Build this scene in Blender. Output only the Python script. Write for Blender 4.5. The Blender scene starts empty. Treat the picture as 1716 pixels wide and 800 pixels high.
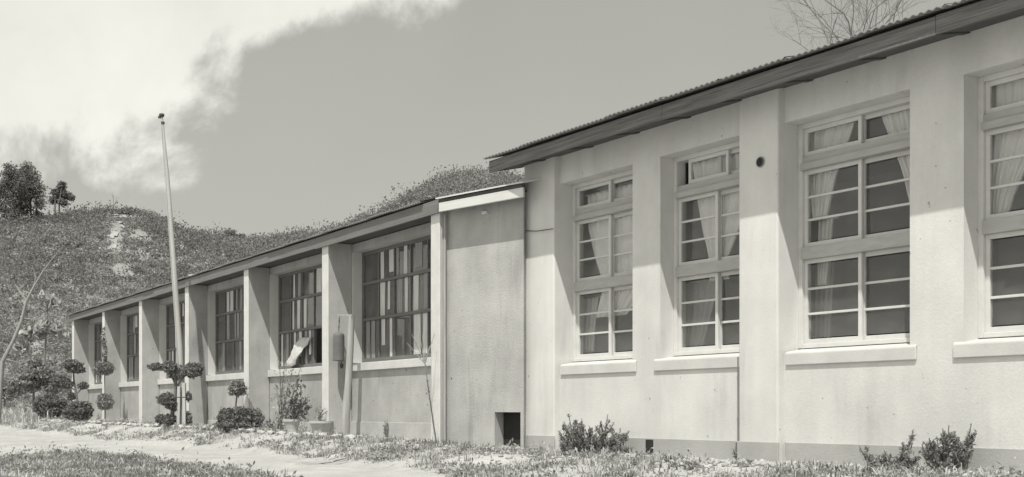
import bpy, math, random
import numpy as np
from mathutils import Vector, Matrix, Quaternion

random.seed(7)
RNG = np.random.default_rng(11)
SC = bpy.context.scene
COL = SC.collection
PI = math.pi
R = math.radians

# ------------------------------------------------------------------ camera, sky, sun, exposure
EYE = 1.5                       # camera height; "H" below always means height above the eye
FPX = 2000.0                    # focal length in pixels of the 1716 px wide photograph
HOR = 690.0                     # horizon row
cam_d = bpy.data.cameras.new("camera")
cam = bpy.data.objects.new("camera", cam_d)
COL.objects.link(cam)
cam.location = (0, 0, EYE)
cam.rotation_euler = (PI / 2, 0, 0)
cam_d.sensor_width = 36.0
cam_d.lens = 36.0 * FPX / 1716.0
cam_d.shift_y = (HOR - 400.0) / 1716.0
cam_d.clip_start = 0.1
cam_d.clip_end = 5000.0
SC.camera = cam
SC.render.resolution_x = 1024
SC.render.resolution_y = 477
SC.view_settings.view_transform = 'Standard'
SC.view_settings.look = 'None'
SC.view_settings.gamma = 1.0
SC.view_settings.exposure = 0.06
TINT = (1.0, 0.985, 0.905)       # warm-neutral tone of the old print

SUN_H = Vector((-0.297, -1.383))     # horizontal direction towards the sun
SUN_H.normalize()
SUN_EL = R(61.9)
SUN_DIR = Vector((SUN_H.x * math.cos(SUN_EL), SUN_H.y * math.cos(SUN_EL), math.sin(SUN_EL)))

W = bpy.data.worlds.new("World")
SC.world = W
W.use_nodes = True
nt = W.node_tree
for n in list(nt.nodes):
    nt.nodes.remove(n)


def N(tree, typ, **kw):
    n = tree.nodes.new(typ)
    for k, v in kw.items():
        if k == 'ins':
            for a, b in v.items():
                n.inputs[a].default_value = b
        else:
            setattr(n, k, v)
    return n


def math_node(tree, op, a, b=None, c=None, clamp=False):
    n = tree.nodes.new('ShaderNodeMath')
    n.operation = op
    n.use_clamp = clamp
    for i, v in enumerate((a, b, c)):
        if v is None:
            continue
        if isinstance(v, (int, float)):
            n.inputs[i].default_value = v
        else:
            tree.links.new(v, n.inputs[i])
    return n.outputs[0]


sky = N(nt, 'ShaderNodeTexSky', sky_type='NISHITA', sun_disc=False)
sky.sun_elevation = SUN_EL
sky.sun_rotation = math.atan2(SUN_DIR.x, SUN_DIR.y)
sky.air_density = 1.0
sky.dust_density = 2.0
sky.ozone_density = 1.0
bw = N(nt, 'ShaderNodeRGBToBW')
nt.links.new(sky.outputs[0], bw.inputs[0])
# thin high overcast evens the sky out, with an invented bright bank of cloud added up to the left
tc = N(nt, 'ShaderNodeTexCoord')
sep = N(nt, 'ShaderNodeSeparateXYZ')
nt.links.new(tc.outputs['Generated'], sep.inputs[0])
yy = math_node(nt, 'MAXIMUM', sep.outputs[1], 0.08)
uu = math_node(nt, 'DIVIDE', sep.outputs[0], yy)
vv = math_node(nt, 'DIVIDE', sep.outputs[2], yy)
d = math_node(nt, 'MULTIPLY_ADD', vv, 2.0, -0.77)
d = math_node(nt, 'MULTIPLY_ADD', uu, -0.956, math_node(nt, 'ADD', d, 0.02))
ns = N(nt, 'ShaderNodeTexNoise', ins={'Scale': 6.5, 'Detail': 8.0, 'Roughness': 0.58, 'Distortion': 0.3})
nt.links.new(tc.outputs['Generated'], ns.inputs['Vector'])
d = math_node(nt, 'ADD', d, math_node(nt, 'MULTIPLY_ADD', ns.outputs[0], 0.75, -0.375))
mr = N(nt, 'ShaderNodeMapRange', interpolation_type='SMOOTHSTEP')
mr.inputs['From Min'].default_value = -0.03
mr.inputs['From Max'].default_value = 0.075
nt.links.new(d, mr.inputs['Value'])
zc_ = math_node(nt, 'MAXIMUM', sep.outputs[2], 0.0)
grad = math_node(nt, 'MULTIPLY_ADD', zc_, -2.6, 4.10)
flat = math_node(nt, 'MULTIPLY_ADD', bw.outputs[0], 0.09, grad)
ns2 = N(nt, 'ShaderNodeTexNoise', ins={'Scale': 5.0, 'Detail': 3.0, 'Roughness': 0.5})
nt.links.new(tc.outputs['Generated'], ns2.inputs['Vector'])
flat = math_node(nt, 'MULTIPLY_ADD', math_node(nt, 'SUBTRACT', ns2.outputs[0], 0.5), 0.5, flat)
cl = math_node(nt, 'MULTIPLY_ADD', ns.outputs[0], 3.2, 1.9)
lum = math_node(nt, 'MULTIPLY_ADD', mr.outputs[0], cl, flat)
cmb = N(nt, 'ShaderNodeMix', data_type='RGBA', blend_type='MULTIPLY')
cmb.inputs[0].default_value = 1.0
nt.links.new(lum, cmb.inputs[6])
cmb.inputs[7].default_value = (*TINT, 1)
bg = N(nt, 'ShaderNodeBackground', ins={'Strength': 0.12})
nt.links.new(cmb.outputs[2], bg.inputs['Color'])
wo = N(nt, 'ShaderNodeOutputWorld')
nt.links.new(bg.outputs[0], wo.inputs['Surface'])

sl = bpy.data.lights.new("sun", 'SUN')
sl.energy = 4.7
sl.angle = R(0.5)
sl.color = (1.0, 0.985, 0.92)
so = bpy.data.objects.new("sun", sl)
COL.objects.link(so)
so.rotation_euler = SUN_DIR.to_track_quat('Z', 'Y').to_euler()
so.location = (0, 0, 40)


# ------------------------------------------------------------------ materials (all neutral: the photograph is monochrome)
def mat(name, lo, hi=None, scale=3.0, rough=0.9, fine=60.0, bump=0.15, bdist=0.01, spec=0.25,
        streak=None, stain=0.0, island=0.0, stretch=None, detail=5.0, trans=0.0):
    hi = lo if hi is None else hi
    m = bpy.data.materials.new(name)
    m.use_nodes = True
    t = m.node_tree
    b = t.nodes['Principled BSDF']
    b.inputs['Roughness'].default_value = rough
    b.inputs['Specular IOR Level'].default_value = spec
    co = N(t, 'ShaderNodeTexCoord')
    src = co.outputs['Object']
    if stretch:
        mp = N(t, 'ShaderNodeMapping')
        mp.inputs['Scale'].default_value = stretch
        t.links.new(src, mp.inputs['Vector'])
        src = mp.outputs[0]
    n1 = N(t, 'ShaderNodeTexNoise', ins={'Scale': scale, 'Detail': detail, 'Roughness': 0.6})
    t.links.new(src, n1.inputs['Vector'])
    n2 = N(t, 'ShaderNodeTexNoise', ins={'Scale': fine, 'Detail': 3.0, 'Roughness': 0.7})
    t.links.new(src, n2.inputs['Vector'])
    a = math_node(t, 'MULTIPLY_ADD', n1.outputs[0], 1.6, -0.3)
    a = math_node(t, 'MULTIPLY_ADD', n2.outputs[0], 0.5, math_node(t, 'SUBTRACT', a, 0.25))
    if streak:
        mp2 = N(t, 'ShaderNodeMapping')
        mp2.inputs['Scale'].default_value = streak
        t.links.new(co.outputs['Object'], mp2.inputs['Vector'])
        n3 = N(t, 'ShaderNodeTexNoise', ins={'Scale': 1.0, 'Detail': 4.0, 'Roughness': 0.6})
        t.links.new(mp2.outputs[0], n3.inputs['Vector'])
        a = math_node(t, 'MULTIPLY_ADD', n3.outputs[0], 0.9, math_node(t, 'SUBTRACT', a, 0.45))
    if stain:                                     # runs and blotches of dirt, and small pits in the render
        mp3 = N(t, 'ShaderNodeMapping')
        mp3.inputs['Scale'].default_value = (3.2, 3.2, .55)
        t.links.new(co.outputs['Object'], mp3.inputs['Vector'])
        n4 = N(t, 'ShaderNodeTexNoise', ins={'Scale': 1.0, 'Detail': 7.0, 'Roughness': 0.68, 'Distortion': .4})
        t.links.new(mp3.outputs[0], n4.inputs['Vector'])
        r1 = N(t, 'ShaderNodeMapRange', ins={'From Min': .54, 'From Max': .72})
        t.links.new(n4.outputs[0], r1.inputs['Value'])
        a = math_node(t, 'MULTIPLY_ADD', r1.outputs[0], -stain, a)
        n5 = N(t, 'ShaderNodeTexNoise', ins={'Scale': 13.0, 'Detail': 2.0, 'Roughness': 0.5})
        t.links.new(co.outputs['Object'], n5.inputs['Vector'])
        r2 = N(t, 'ShaderNodeMapRange', ins={'From Min': .735, 'From Max': .76})
        t.links.new(n5.outputs[0], r2.inputs['Value'])
        a = math_node(t, 'MULTIPLY_ADD', r2.outputs[0], -1.3, a)
    if island:
        g = N(t, 'ShaderNodeNewGeometry')
        a = math_node(t, 'MULTIPLY_ADD', g.outputs['Random Per Island'], island, math_node(t, 'SUBTRACT', a, island * .5))
    mx = N(t, 'ShaderNodeMix', data_type='RGBA', clamp_factor=not stain)
    t.links.new(a, mx.inputs[0])
    mx.inputs[6].default_value = (lo, lo * .995, lo * .97, 1)
    mx.inputs[7].default_value = (hi, hi * .995, hi * .97, 1)
    t.links.new(mx.outputs[2], b.inputs['Base Color'])
    if bump:
        bp = N(t, 'ShaderNodeBump', ins={'Strength': bump, 'Distance': bdist})
        t.links.new(n2.outputs[0], bp.inputs['Height'])
        t.links.new(bp.outputs[0], b.inputs['Normal'])
    if trans:
        tr = N(t, 'ShaderNodeBsdfTranslucent')
        t.links.new(mx.outputs[2], tr.inputs[0])
        ms = N(t, 'ShaderNodeMixShader', ins={0: trans})
        t.links.new(b.outputs[0], ms.inputs[1])
        t.links.new(tr.outputs[0], ms.inputs[2])
        t.links.new(ms.outputs[0], t.nodes['Material Output'].inputs[0])
    return m


def glass_mat(name, dust, see, refl=1.0):
    m = bpy.data.materials.new(name)
    m.use_nodes = True
    t = m.node_tree
    t.nodes.remove(t.nodes['Principled BSDF'])
    out = t.nodes['Material Output']
    tr = N(t, 'ShaderNodeBsdfTransparent', ins={0: (see, see, see, 1)})
    df = N(t, 'ShaderNodeBsdfDiffuse', ins={0: (.5, .5, .48, 1)})
    gl = N(t, 'ShaderNodeBsdfGlossy', ins={'Color': (.9, .9, .9, 1), 'Roughness': 0.03})
    co = N(t, 'ShaderNodeTexCoord')
    nn = N(t, 'ShaderNodeTexNoise', ins={'Scale': 4.0, 'Detail': 4.0})
    t.links.new(co.outputs['Object'], nn.inputs['Vector'])
    bp = N(t, 'ShaderNodeBump', ins={'Strength': 0.05, 'Distance': 0.02})
    t.links.new(nn.outputs[0], bp.inputs['Height'])
    t.links.new(bp.outputs[0], gl.inputs['Normal'])
    m1 = N(t, 'ShaderNodeMixShader')
    t.links.new(math_node(t, 'MULTIPLY', nn.outputs[0], dust * 2), m1.inputs[0])
    t.links.new(tr.outputs[0], m1.inputs[1])
    t.links.new(df.outputs[0], m1.inputs[2])
    fr = N(t, 'ShaderNodeFresnel', ins={'IOR': 1.5})
    m2 = N(t, 'ShaderNodeMixShader')
    ge = N(t, 'ShaderNodeNewGeometry')            # reflect off the front face only: a pane is one thin sheet
    front = math_node(t, 'SUBTRACT', 1.0, ge.outputs['Backfacing'])
    t.links.new(math_node(t, 'MULTIPLY', math_node(t, 'MULTIPLY', fr.outputs[0], refl), front), m2.inputs[0])
    t.links.new(m1.outputs[0], m2.inputs[1])
    t.links.new(gl.outputs[0], m2.inputs[2])
    t.links.new(m2.outputs[0], out.inputs[0])
    return m


M = {
    'plaster': mat('white_plaster', .50, .69, 1.1, fine=46, bump=.25, bdist=.010, streak=(2.6, 2.6, .22), stain=.32, detail=8.0),
    'plaster_trim': mat('plaster_trim', .46, .62, 3, fine=60, bump=.2),
    'plinth': mat('cement_plinth', .32, .43, 2.5, fine=50, bump=.35),
    'stucco': mat('grey_stucco', .28, .50, 1.3, fine=42, bump=.45, bdist=.015, streak=(1.6, 1.6, .3), stain=.4),
    'plinth_b': mat('worn_cement', .34, .52, 2, fine=40, bump=.4),
    'fin_face': mat('pale_cement', .52, .68, 4, fine=50, bump=.4),
    'jamb': mat('white_jamb', .50, .64, 3, fine=60, bump=.2),
    'paint': mat('window_paint', .52, .64, 6, rough=.6, fine=80, bump=.1),
    'paint_dull': mat('weathered_paint', .34, .46, 6, rough=.7, fine=80, bump=.15, stretch=(1, 1, 4)),
    'wood_dark': mat('dark_wood', .11, .19, 5, rough=.8, fine=60, bump=.3, stretch=(.4, 4, 4)),
    'fascia': mat('weathered_board', .06, .24, 7, rough=.85, fine=40, bump=.5, stretch=(.25, 5, 9)),
    'fascia_b': mat('grey_board', .13, .22, 5, rough=.85, fine=40, bump=.4, stretch=(.25, 5, 9)),
    'fascia_pale': mat('pale_board', .50, .68, 3, rough=.8, fine=50, bump=.3, stretch=(.4, 4, 6)),
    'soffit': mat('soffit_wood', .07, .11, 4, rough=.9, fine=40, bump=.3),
    'sheet': mat('roof_sheet', .12, .22, 2.5, rough=.6, fine=30, bump=.2, spec=.4),
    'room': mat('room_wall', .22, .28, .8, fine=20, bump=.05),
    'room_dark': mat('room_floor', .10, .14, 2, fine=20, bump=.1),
    'glass': glass_mat('window_glass', .08, .93),
    'glass_b': glass_mat('dusty_glass', .12, .85),
    'curtain': mat('white_curtain', .80, .88, 5, fine=60, bump=.1),
    'drape_a': mat('pale_drape', .70, .85, 6, fine=60, bump=.1, trans=.05, stretch=(3, 3, .4)),
    'drape_b': mat('grey_drape', .36, .50, 6, fine=60, bump=.1, trans=.2, stretch=(3, 3, .4)),
    'paper': mat('white_paper', .42, .66, 9, fine=40, bump=.4),
    'pole': mat('whitewashed_pole', .36, .50, 3, rough=.7, fine=40, bump=.4, stretch=(5, 5, .4)),
    'pole_grey': mat('grey_pole', .34, .50, 3, rough=.7, fine=40, bump=.3, stretch=(5, 5, .4)),
    'post': mat('bare_timber', .26, .44, 4, rough=.85, fine=40, bump=.5, stretch=(6, 6, .5)),
    'iron': mat('bell_iron', .10, .17, 5, rough=.55, fine=60, bump=.2, spec=.5),
    'iron_dark': mat('dark_iron', .05, .08, 5, rough=.6, fine=60, bump=.2),
    'pipe': mat('old_pipe', .16, .24, 6, rough=.7, fine=60, bump=.2),
    'pot': mat('clay_pot', .36, .52, 5, rough=.85, fine=40, bump=.2),
    'stone': mat('pale_stone', .26, .46, 4, fine=25, bump=.5, island=.5),
    'earth': mat('bare_earth', .24, .36, .3, fine=4, bump=.6, bdist=.1),
    'strip_pale': mat('cloth_reflection_pale', .42, .66, 7, rough=.8, fine=60, bump=.1, stretch=(3, 3, .5)),  # pale tone of cloth and glass reflections, painted onto strips
    'strip_grey': mat('cloth_reflection_grey', .20, .34, 7, rough=.8, fine=60, bump=.1, stretch=(3, 3, .5)),  # greyer tone for the same cloth and reflection strips
    'soil': mat('soil', .28, .46, .7, fine=9, bump=.8, bdist=.04),
    'path': mat('path_dirt', .26, .46, 1.6, fine=18, bump=.8, bdist=.03, detail=8.0),
    'hill': mat('hill_soil', .16, .28, .05, fine=.5, bump=.6, bdist=.8),
    'hill_far': mat('far_hill_soil', .12, .18, .03, fine=.3, bump=.6, bdist=1.5),
    'scrub_dark': mat('bush_leaf', .12, .25, .12, rough=.8, fine=1.0, bump=0, island=.2, trans=.35),
    'scrub': mat('scrub_leaf', .16, .35, .06, rough=.8, fine=.4, bump=0, island=.2, trans=.35),
    'scrub_pale': mat('pale_scrub_leaf', .28, .46, .1, rough=.8, fine=1.0, bump=0, island=.3, trans=.2),
    'scrub_far': mat('far_scrub_leaf', .16, .31, .03, rough=.8, fine=.5, bump=0, island=.2, trans=.35),
    'leaf': mat('clipped_leaf', .11, .23, 2, rough=.6, fine=20, bump=0, island=.7, trans=.2),
    'leaf_mid': mat('shrub_leaf', .18, .34, 2, rough=.6, fine=20, bump=0, island=.7, trans=.25),
    'leaf_pale': mat('young_leaf', .22, .42, 2, rough=.6, fine=20, bump=0, island=.8, trans=.25),
    'pine': mat('pine_needles', .11, .19, .6, rough=.8, fine=5, bump=0, island=.6, trans=.15),
    'bark': mat('bark', .12, .20, 4, fine=30, bump=.6, stretch=(4, 4, 1)),
    'bark_pale': mat('pale_bark', .22, .34, 4, fine=30, bump=.4, stretch=(4, 4, 1)),
    'twig': mat('bare_twig', .15, .24, 2, fine=20, bump=0),
    'grass': mat('dry_grass_blade', .30, .58, 1.1, rough=.8, fine=5, bump=0, island=.6, trans=.3),
    'grass_dark': mat('green_grass_blade', .13, .30, 1.1, rough=.8, fine=5, bump=0, island=.6, trans=.3),
    'hole': mat('vent_dark', .025, .04, 5, fine=30, bump=.1),  # near-black: the shade inside the openings is put into the colour
}


# ------------------------------------------------------------------ object helpers
def tag(o, label=None, cat=None, group=None, kind=None):
    if label: o['label'] = label
    if cat: o['category'] = cat
    if group: o['group'] = group
    if kind: o['kind'] = kind
    return o


def empty(name, loc, label, cat, rz=0.0, group=None):
    o = bpy.data.objects.new(name, None)
    COL.objects.link(o)
    o.location = loc
    o.rotation_euler = (0, 0, rz)
    o.empty_display_size = .2
    return tag(o, label, cat, group)


class MB:
    def __init__(self):
        self.v, self.f = [], []

    def box(self, x0, x1, y0, y1, z0, z1):
        i = len(self.v)
        self.v += [(x0, y0, z0), (x1, y0, z0), (x1, y1, z0), (x0, y1, z0), (x0, y0, z1), (x1, y0, z1), (x1, y1, z1), (x0, y1, z1)]
        self.f += [(i, i + 3, i + 2, i + 1), (i + 4, i + 5, i + 6, i + 7), (i, i + 1, i + 5, i + 4), (i + 1, i + 2, i + 6, i + 5),
                   (i + 2, i + 3, i + 7, i + 6), (i + 3, i, i + 4, i + 7)]
        return self

    def hexa(self, pts):
        i = len(self.v)
        self.v += [tuple(p) for p in pts]
        self.f += [(i, i + 3, i + 2, i + 1), (i + 4, i + 5, i + 6, i + 7), (i, i + 1, i + 5, i + 4), (i + 1, i + 2, i + 6, i + 5),
                   (i + 2, i + 3, i + 7, i + 6), (i + 3, i, i + 4, i + 7)]
        return self

    def prism_x(self, poly, x0, x1):
        """poly in (y, z), extruded along x"""
        i = len(self.v)
        n = len(poly)
        self.v += [(x0, y, z) for y, z in poly] + [(x1, y, z) for y, z in poly]
        self.f.append(tuple(range(i, i + n)))
        self.f.append(tuple(range(i + 2 * n - 1, i + n - 1, -1)))
        for k in range(n):
            a, b = i + k, i + (k + 1) % n
            self.f.append((b, a, a + n, b + n))
        return self

    def tube(self, pts, rad, n=8, caps=True):
        pts = [Vector(p) for p in pts]
        if not hasattr(rad, '__len__'):
            rad = [rad] * len(pts)
        rings = []
        for k, p in enumerate(pts):
            t = (pts[min(k + 1, len(pts) - 1)] - pts[max(k - 1, 0)])
            if t.length < 1e-9: t = Vector((0, 0, 1))
            t.normalize()
            a = t.cross(Vector((0.31, 0.95, 0.05)) if abs(t.z) > .6 else Vector((0, 0, 1)))
            a.normalize()
            b = t.cross(a)
            i = len(self.v)
            for j in range(n):
                an = 2 * PI * j / n
                q = p + (a * math.cos(an) + b * math.sin(an)) * rad[k]
                self.v.append(tuple(q))
            rings.append(i)
        for r0, r1 in zip(rings, rings[1:]):
            for j in range(n):
                self.f.append((r0 + j, r0 + (j + 1) % n, r1 + (j + 1) % n, r1 + j))
        if caps:                                  # caps get their own vertices so that smooth shading stops at the rim
            for r_, rev in ((rings[0], True), (rings[-1], False)):
                i = len(self.v)
                self.v += [self.v[r_ + j] for j in range(n)]
                self.f.append(tuple(i + j for j in (reversed(range(n)) if rev else range(n))))
        return self

    def lathe(self, prof, c=(0, 0, 0), n=20):
        """prof: list of (radius, z)"""
        rings = []
        for r, z in prof:
            i = len(self.v)
            for j in range(n):
                an = 2 * PI * j / n
                self.v.append((c[0] + r * math.cos(an), c[1] + r * math.sin(an), c[2] + z))
            rings.append(i)
        for r0, r1 in zip(rings, rings[1:]):
            for j in range(n):
                self.f.append((r0 + j, r0 + (j + 1) % n, r1 + (j + 1) % n, r1 + j))
        self.f.append(tuple(rings[0] + j for j in reversed(range(n))))
        self.f.append(tuple(rings[-1] + j for j in range(n)))
        return self

    def mesh(self, name, off=(0, 0, 0)):
        me = bpy.data.meshes.new(name)
        ox, oy, oz = off
        me.from_pydata([(x - ox, y - oy, z - oz) for x, y, z in self.v], [], self.f)
        me.update()
        return me

    def build(self, name, material, parent=None, off=(0, 0, 0), bevel=0, smooth=False):
        return link(name, self.mesh(name, off), material, parent, bevel, smooth)


def link(name, me, material, parent=None, bevel=0, smooth=False):
    if material and not me.materials:
        me.materials.append(material)
    if smooth:
        for p in me.polygons: p.use_smooth = len(p.vertices) <= 4      # end caps stay flat
    o = bpy.data.objects.new(name, me)
    COL.objects.link(o)
    if parent: o.parent = parent
    if bevel:
        b = o.modifiers.new('bevel', 'BEVEL')
        b.width = bevel
        b.segments = 2
        b.limit_method = 'ANGLE'
    return o


def np_mesh(name, verts, faces_k, k):
    """verts (n,3) array; faces (m,k) array"""
    me = bpy.data.meshes.new(name)
    me.vertices.add(len(verts))
    me.vertices.foreach_set('co', np.ascontiguousarray(verts, dtype=np.float32).ravel())
    m = len(faces_k)
    me.loops.add(m * k)
    me.loops.foreach_set('vertex_index', np.ascontiguousarray(faces_k, dtype=np.int32).ravel())
    me.polygons.add(m)
    me.polygons.foreach_set('loop_start', np.arange(0, m * k, k, dtype=np.int32))
    me.polygons.foreach_set('loop_total', np.full(m, k, dtype=np.int32))
    me.update(calc_edges=True)
    return me


def grid_mesh(name, P):
    """P (a,b,3) array of points -> quads"""
    a, b = P.shape[:2]
    idx = np.arange(a * b).reshape(a, b)
    f = np.stack([idx[:-1, :-1], idx[:-1, 1:], idx[1:, 1:], idx[1:, :-1]], -1).reshape(-1, 4)
    return np_mesh(name, P.reshape(-1, 3), f, 4)


def leaves(centres, size, aspect=.5, up=.35, rng=RNG):
    """one small leaf (a bent rhombus) per centre"""
    n = len(centres)
    a = rng.normal(size=(n, 3))
    a[:, 2] += up
    a /= np.linalg.norm(a, axis=1)[:, None] + 1e-9
    b = np.cross(a, rng.normal(size=(n, 3)))
    b /= np.linalg.norm(b, axis=1)[:, None] + 1e-9
    s = (size * rng.uniform(.6, 1.35, n))[:, None]
    v = np.empty((n, 4, 3))
    v[:, 0] = centres - a * s * .5
    v[:, 1] = centres + b * s * aspect * .5
    v[:, 2] = centres + a * s * .5
    v[:, 3] = centres - b * s * aspect * .5
    return v.reshape(-1, 3), np.arange(n * 4).reshape(n, 4)


def ball_points(blobs, n, shell=.55, rng=RNG, rough=.12):
    """points in a union of ellipsoids [(centre, radii)], biased to the shell"""
    vol = np.array([r[0] * r[1] * r[2] for c, r in blobs]) ** .7
    cnt = np.maximum(1, (vol / vol.sum() * n).astype(int))
    out = []
    for (c, r), k in zip(blobs, cnt):
        q = rng.normal(size=(k, 3))
        q /= np.linalg.norm(q, axis=1)[:, None]
        rad = shell + (1 - shell) * rng.uniform(0, 1, k) ** .6
        lump = 1 + rough * np.sin(q[:, 0] * 7 + c[0] * 9) * np.sin(q[:, 1] * 6 + 1.3) + rough * np.sin(q[:, 2] * 9 + c[0])
        rad = rad * lump + np.abs(rng.normal(0, rough * .5, k)) * (rng.uniform(0, 1, k) < .2)
        out.append(np.array(c) + q * rad[:, None] * np.array(r))
    return np.concatenate(out)


def leaf_obj(name, pts, size, material, parent, off, aspect=.5, up=.35):
    v, f = leaves(np.asarray(pts) - np.array(off), size, aspect, up)
    return link(name, np_mesh(name, v, f, 4), material, parent)


# ------------------------------------------------------------------ where things stand
def PW(px, py, z):
    """point on the photograph's line of sight at depth z"""
    return Vector(((px - 858.0) / FPX * z, z, EYE + (HOR - py) / FPX * z))


TH_A = math.atan(1328 / FPX); CA, SA = math.cos(TH_A), math.sin(TH_A)
TH_B = math.atan(1248 / FPX); CB, SB = math.cos(TH_B), math.sin(TH_B)
K_A = 1.012                    # the white building stands a little farther back and is a little larger
P_A, P_B = 9.075 * K_A, 8.25
Q_A, Q_B = P_A / CA, P_B / CB
S_A, S_B = 19.404, 44.90       # facade coordinate of local x = 0 (the left end) of each building


def wA(xl, dd, H=0.0):
    s, dd = (S_A - xl) * K_A, dd * K_A
    return Vector((Q_A - s * SA + dd * CA, s * CA + dd * SA, EYE + H * K_A))


def wB(xl, dd, H=0.0):
    s = S_B - xl
    return Vector((Q_B - s * SB + dd * CB, s * CB + dd * SB, EYE + H))


def atA(px, py, dd):
    """photo pixel -> (local x, height over eye) on the plane dd behind the facade of A"""
    X = px + 470.0
    s = FPX * (P_A / K_A + dd) / (CA * CA * X)
    return S_A - s + dd * SA / CA, (HOR - py) * s * CA / FPX


def atB(px, py, dd):
    X = px + 390.0
    s = FPX * (P_B + dd) / (CB * CB * X)
    return S_B - s + dd * SB / CB, (HOR - py) * s * CB / FPX


def sst(a, b, x):
    t = np.clip((x - a) / (b - a), 0, 1)
    return t * t * (3 - 2 * t)


def front_dist(x, y):
    da = P_A - (x * CA + y * SA)
    db = P_B - (x * CB + y * SB)
    return np.maximum(da, db)


def vnoise(x, y, s=1.0):
    return (np.sin(x * 1.7 * s + 1.3 * np.sin(y * 1.1 * s)) * np.cos(y * 1.9 * s + .7 * np.sin(x * 1.3 * s + 2)) +
            .5 * np.sin(x * 4.1 * s + 2.2) * np.sin(y * 3.7 * s + x * 1.9 * s)) / 1.5


def ground_h(x, y):
    """terrain height above the eye"""
    x = np.asarray(x, float); y = np.asarray(y, float)
    df = front_dist(x, y)
    base = np.interp(y, [5, 15.6, 17.8, 26, 32, 38, 46], [-.54, -.53, -.45, -.315, -.27, -.22, -.18])
    low = -.74 + .24 * sst(17, 44, y) - .85 * sst(13.5, 3, y)
    t = sst(.75, 2.3, df + .22 * vnoise(x, y, .9))
    h = base + (low - base) * t
    h = h + .022 * vnoise(x, y, 2.3) * sst(.5, 1.2, df) + .03 * vnoise(x, y, .5) * sst(1, 3, df)
    return h


def ground_at(px, py, zmax=60.0):
    """depth and point where the line of sight meets the terrain"""
    z = np.linspace(4, zmax, 6000)
    x = (px - 858.0) / FPX * z
    hh = (HOR - py) / FPX * z
    g = ground_h(x, z)
    k = np.argmax(hh <= g)
    if hh[k] > g[k]: k = len(z) - 1
    return Vector((x[k], z[k], EYE + float(g[k])))


def on_ground(x, y):
    return Vector((x, y, EYE + float(ground_h(x, y))))


# ------------------------------------------------------------------ the ground and the hills
ax = np.concatenate([np.linspace(-900, -60, 22)[:-1], np.linspace(-60, -26, 30)[:-1], np.linspace(-26, 14, 201)[:-1], np.linspace(14, 40, 20)[:-1], np.linspace(40, 900, 22)])
ay = np.concatenate([np.linspace(-300, -5, 16)[:-1], np.linspace(-5, 6, 25)[:-1], np.linspace(6, 46, 201)[:-1], np.linspace(46, 100, 20)[:-1], np.linspace(100, 1500, 22)])
gx, gy = np.meshgrid(ax, ay, indexing='xy')
gz = EYE + ground_h(gx, gy)
tag(link('ground', grid_mesh('ground', np.stack([gx, gy, gz], -1)), M['soil'], smooth=True), kind='structure')

# trodden path: a sheet a little above the soil
us = np.linspace(0, 1, 160)
far_px = [(-260, 712), (-40, 712), (60, 721), (150, 731), (300, 743), (450, 757), (570, 769), (640, 776), (700, 784), (760, 800)]
near_px = [(-260, 775), (-40, 768), (60, 763), (120, 757), (200, 762), (285, 776), (350, 783), (440, 796), (560, 830), (700, 860)]


def smooth_line(pts):
    w = [ground_at(*p) for p in pts]
    a = np.array([[p.x, p.y] for p in w])
    t = np.linspace(0, 1, len(a))
    k = np.linspace(0, 1, 160)
    out = np.stack([np.interp(k, t, a[:, 0]), np.interp(k, t, a[:, 1])], -1)
    for _ in range(6):
        out[1:-1] = (out[:-2] + out[1:-1] * 2 + out[2:]) / 4
    return out


fl, nl = smooth_line(far_px), smooth_line(near_px)
wob = .12 * np.sin(us * 47) + .08 * np.sin(us * 113 + 1) + .05 * RNG.normal(size=160)
fl[:, 1] += wob; nl[:, 1] -= wob[::-1]
vs = np.linspace(0, 1, 14)
Pp = fl[:, None, :] * (1 - vs)[None, :, None] + nl[:, None, :] * vs[None, :, None]
pz = EYE + ground_h(Pp[..., 0], Pp[..., 1]) + .018 * np.sin(vs * PI)[None, :] + .004
tag(link('path', grid_mesh('path', np.concatenate([Pp, pz[..., None]], -1)), M['path'], smooth=True), kind='structure')


def path_mask(x, y):
    """True where a point of ground lies on the path"""
    inside = np.zeros(len(x), bool)
    poly = np.concatenate([fl, nl[::-1]])
    j = len(poly) - 1
    for i in range(len(poly)):
        xi, yi = poly[i]; xj, yj = poly[j]
        c = ((yi > y) != (yj > y)) & (x < (xj - xi) * (y - yi) / (yj - yi + 1e-12) + xi)
        inside ^= c
        j = i
    return inside


def ridge_interp(pts):
    a = np.array(pts, float)
    return lambda p: np.interp(p, a[:, 0], a[:, 1])


near_ridge = ridge_interp([(-2600, 520), (-900, 430), (-300, 392), (0, 377), (60, 374), (130, 368), (170, 361), (205, 358), (235, 362), (265, 374), (290, 388), (330, 405), (400, 425), (520, 462), (700, 530), (900, 610), (1100, 680)])
far_ridge = ridge_interp([(-1200, 470), (-300, 430), (250, 402), (300, 396), (360, 402), (420, 408), (520, 400), (575, 388), (640, 362), (690, 332), (740, 308), (770, 298), (810, 295), (850, 300), (900, 312), (1000, 345), (1300, 420), (1800, 470), (2600, 520)])


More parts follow.
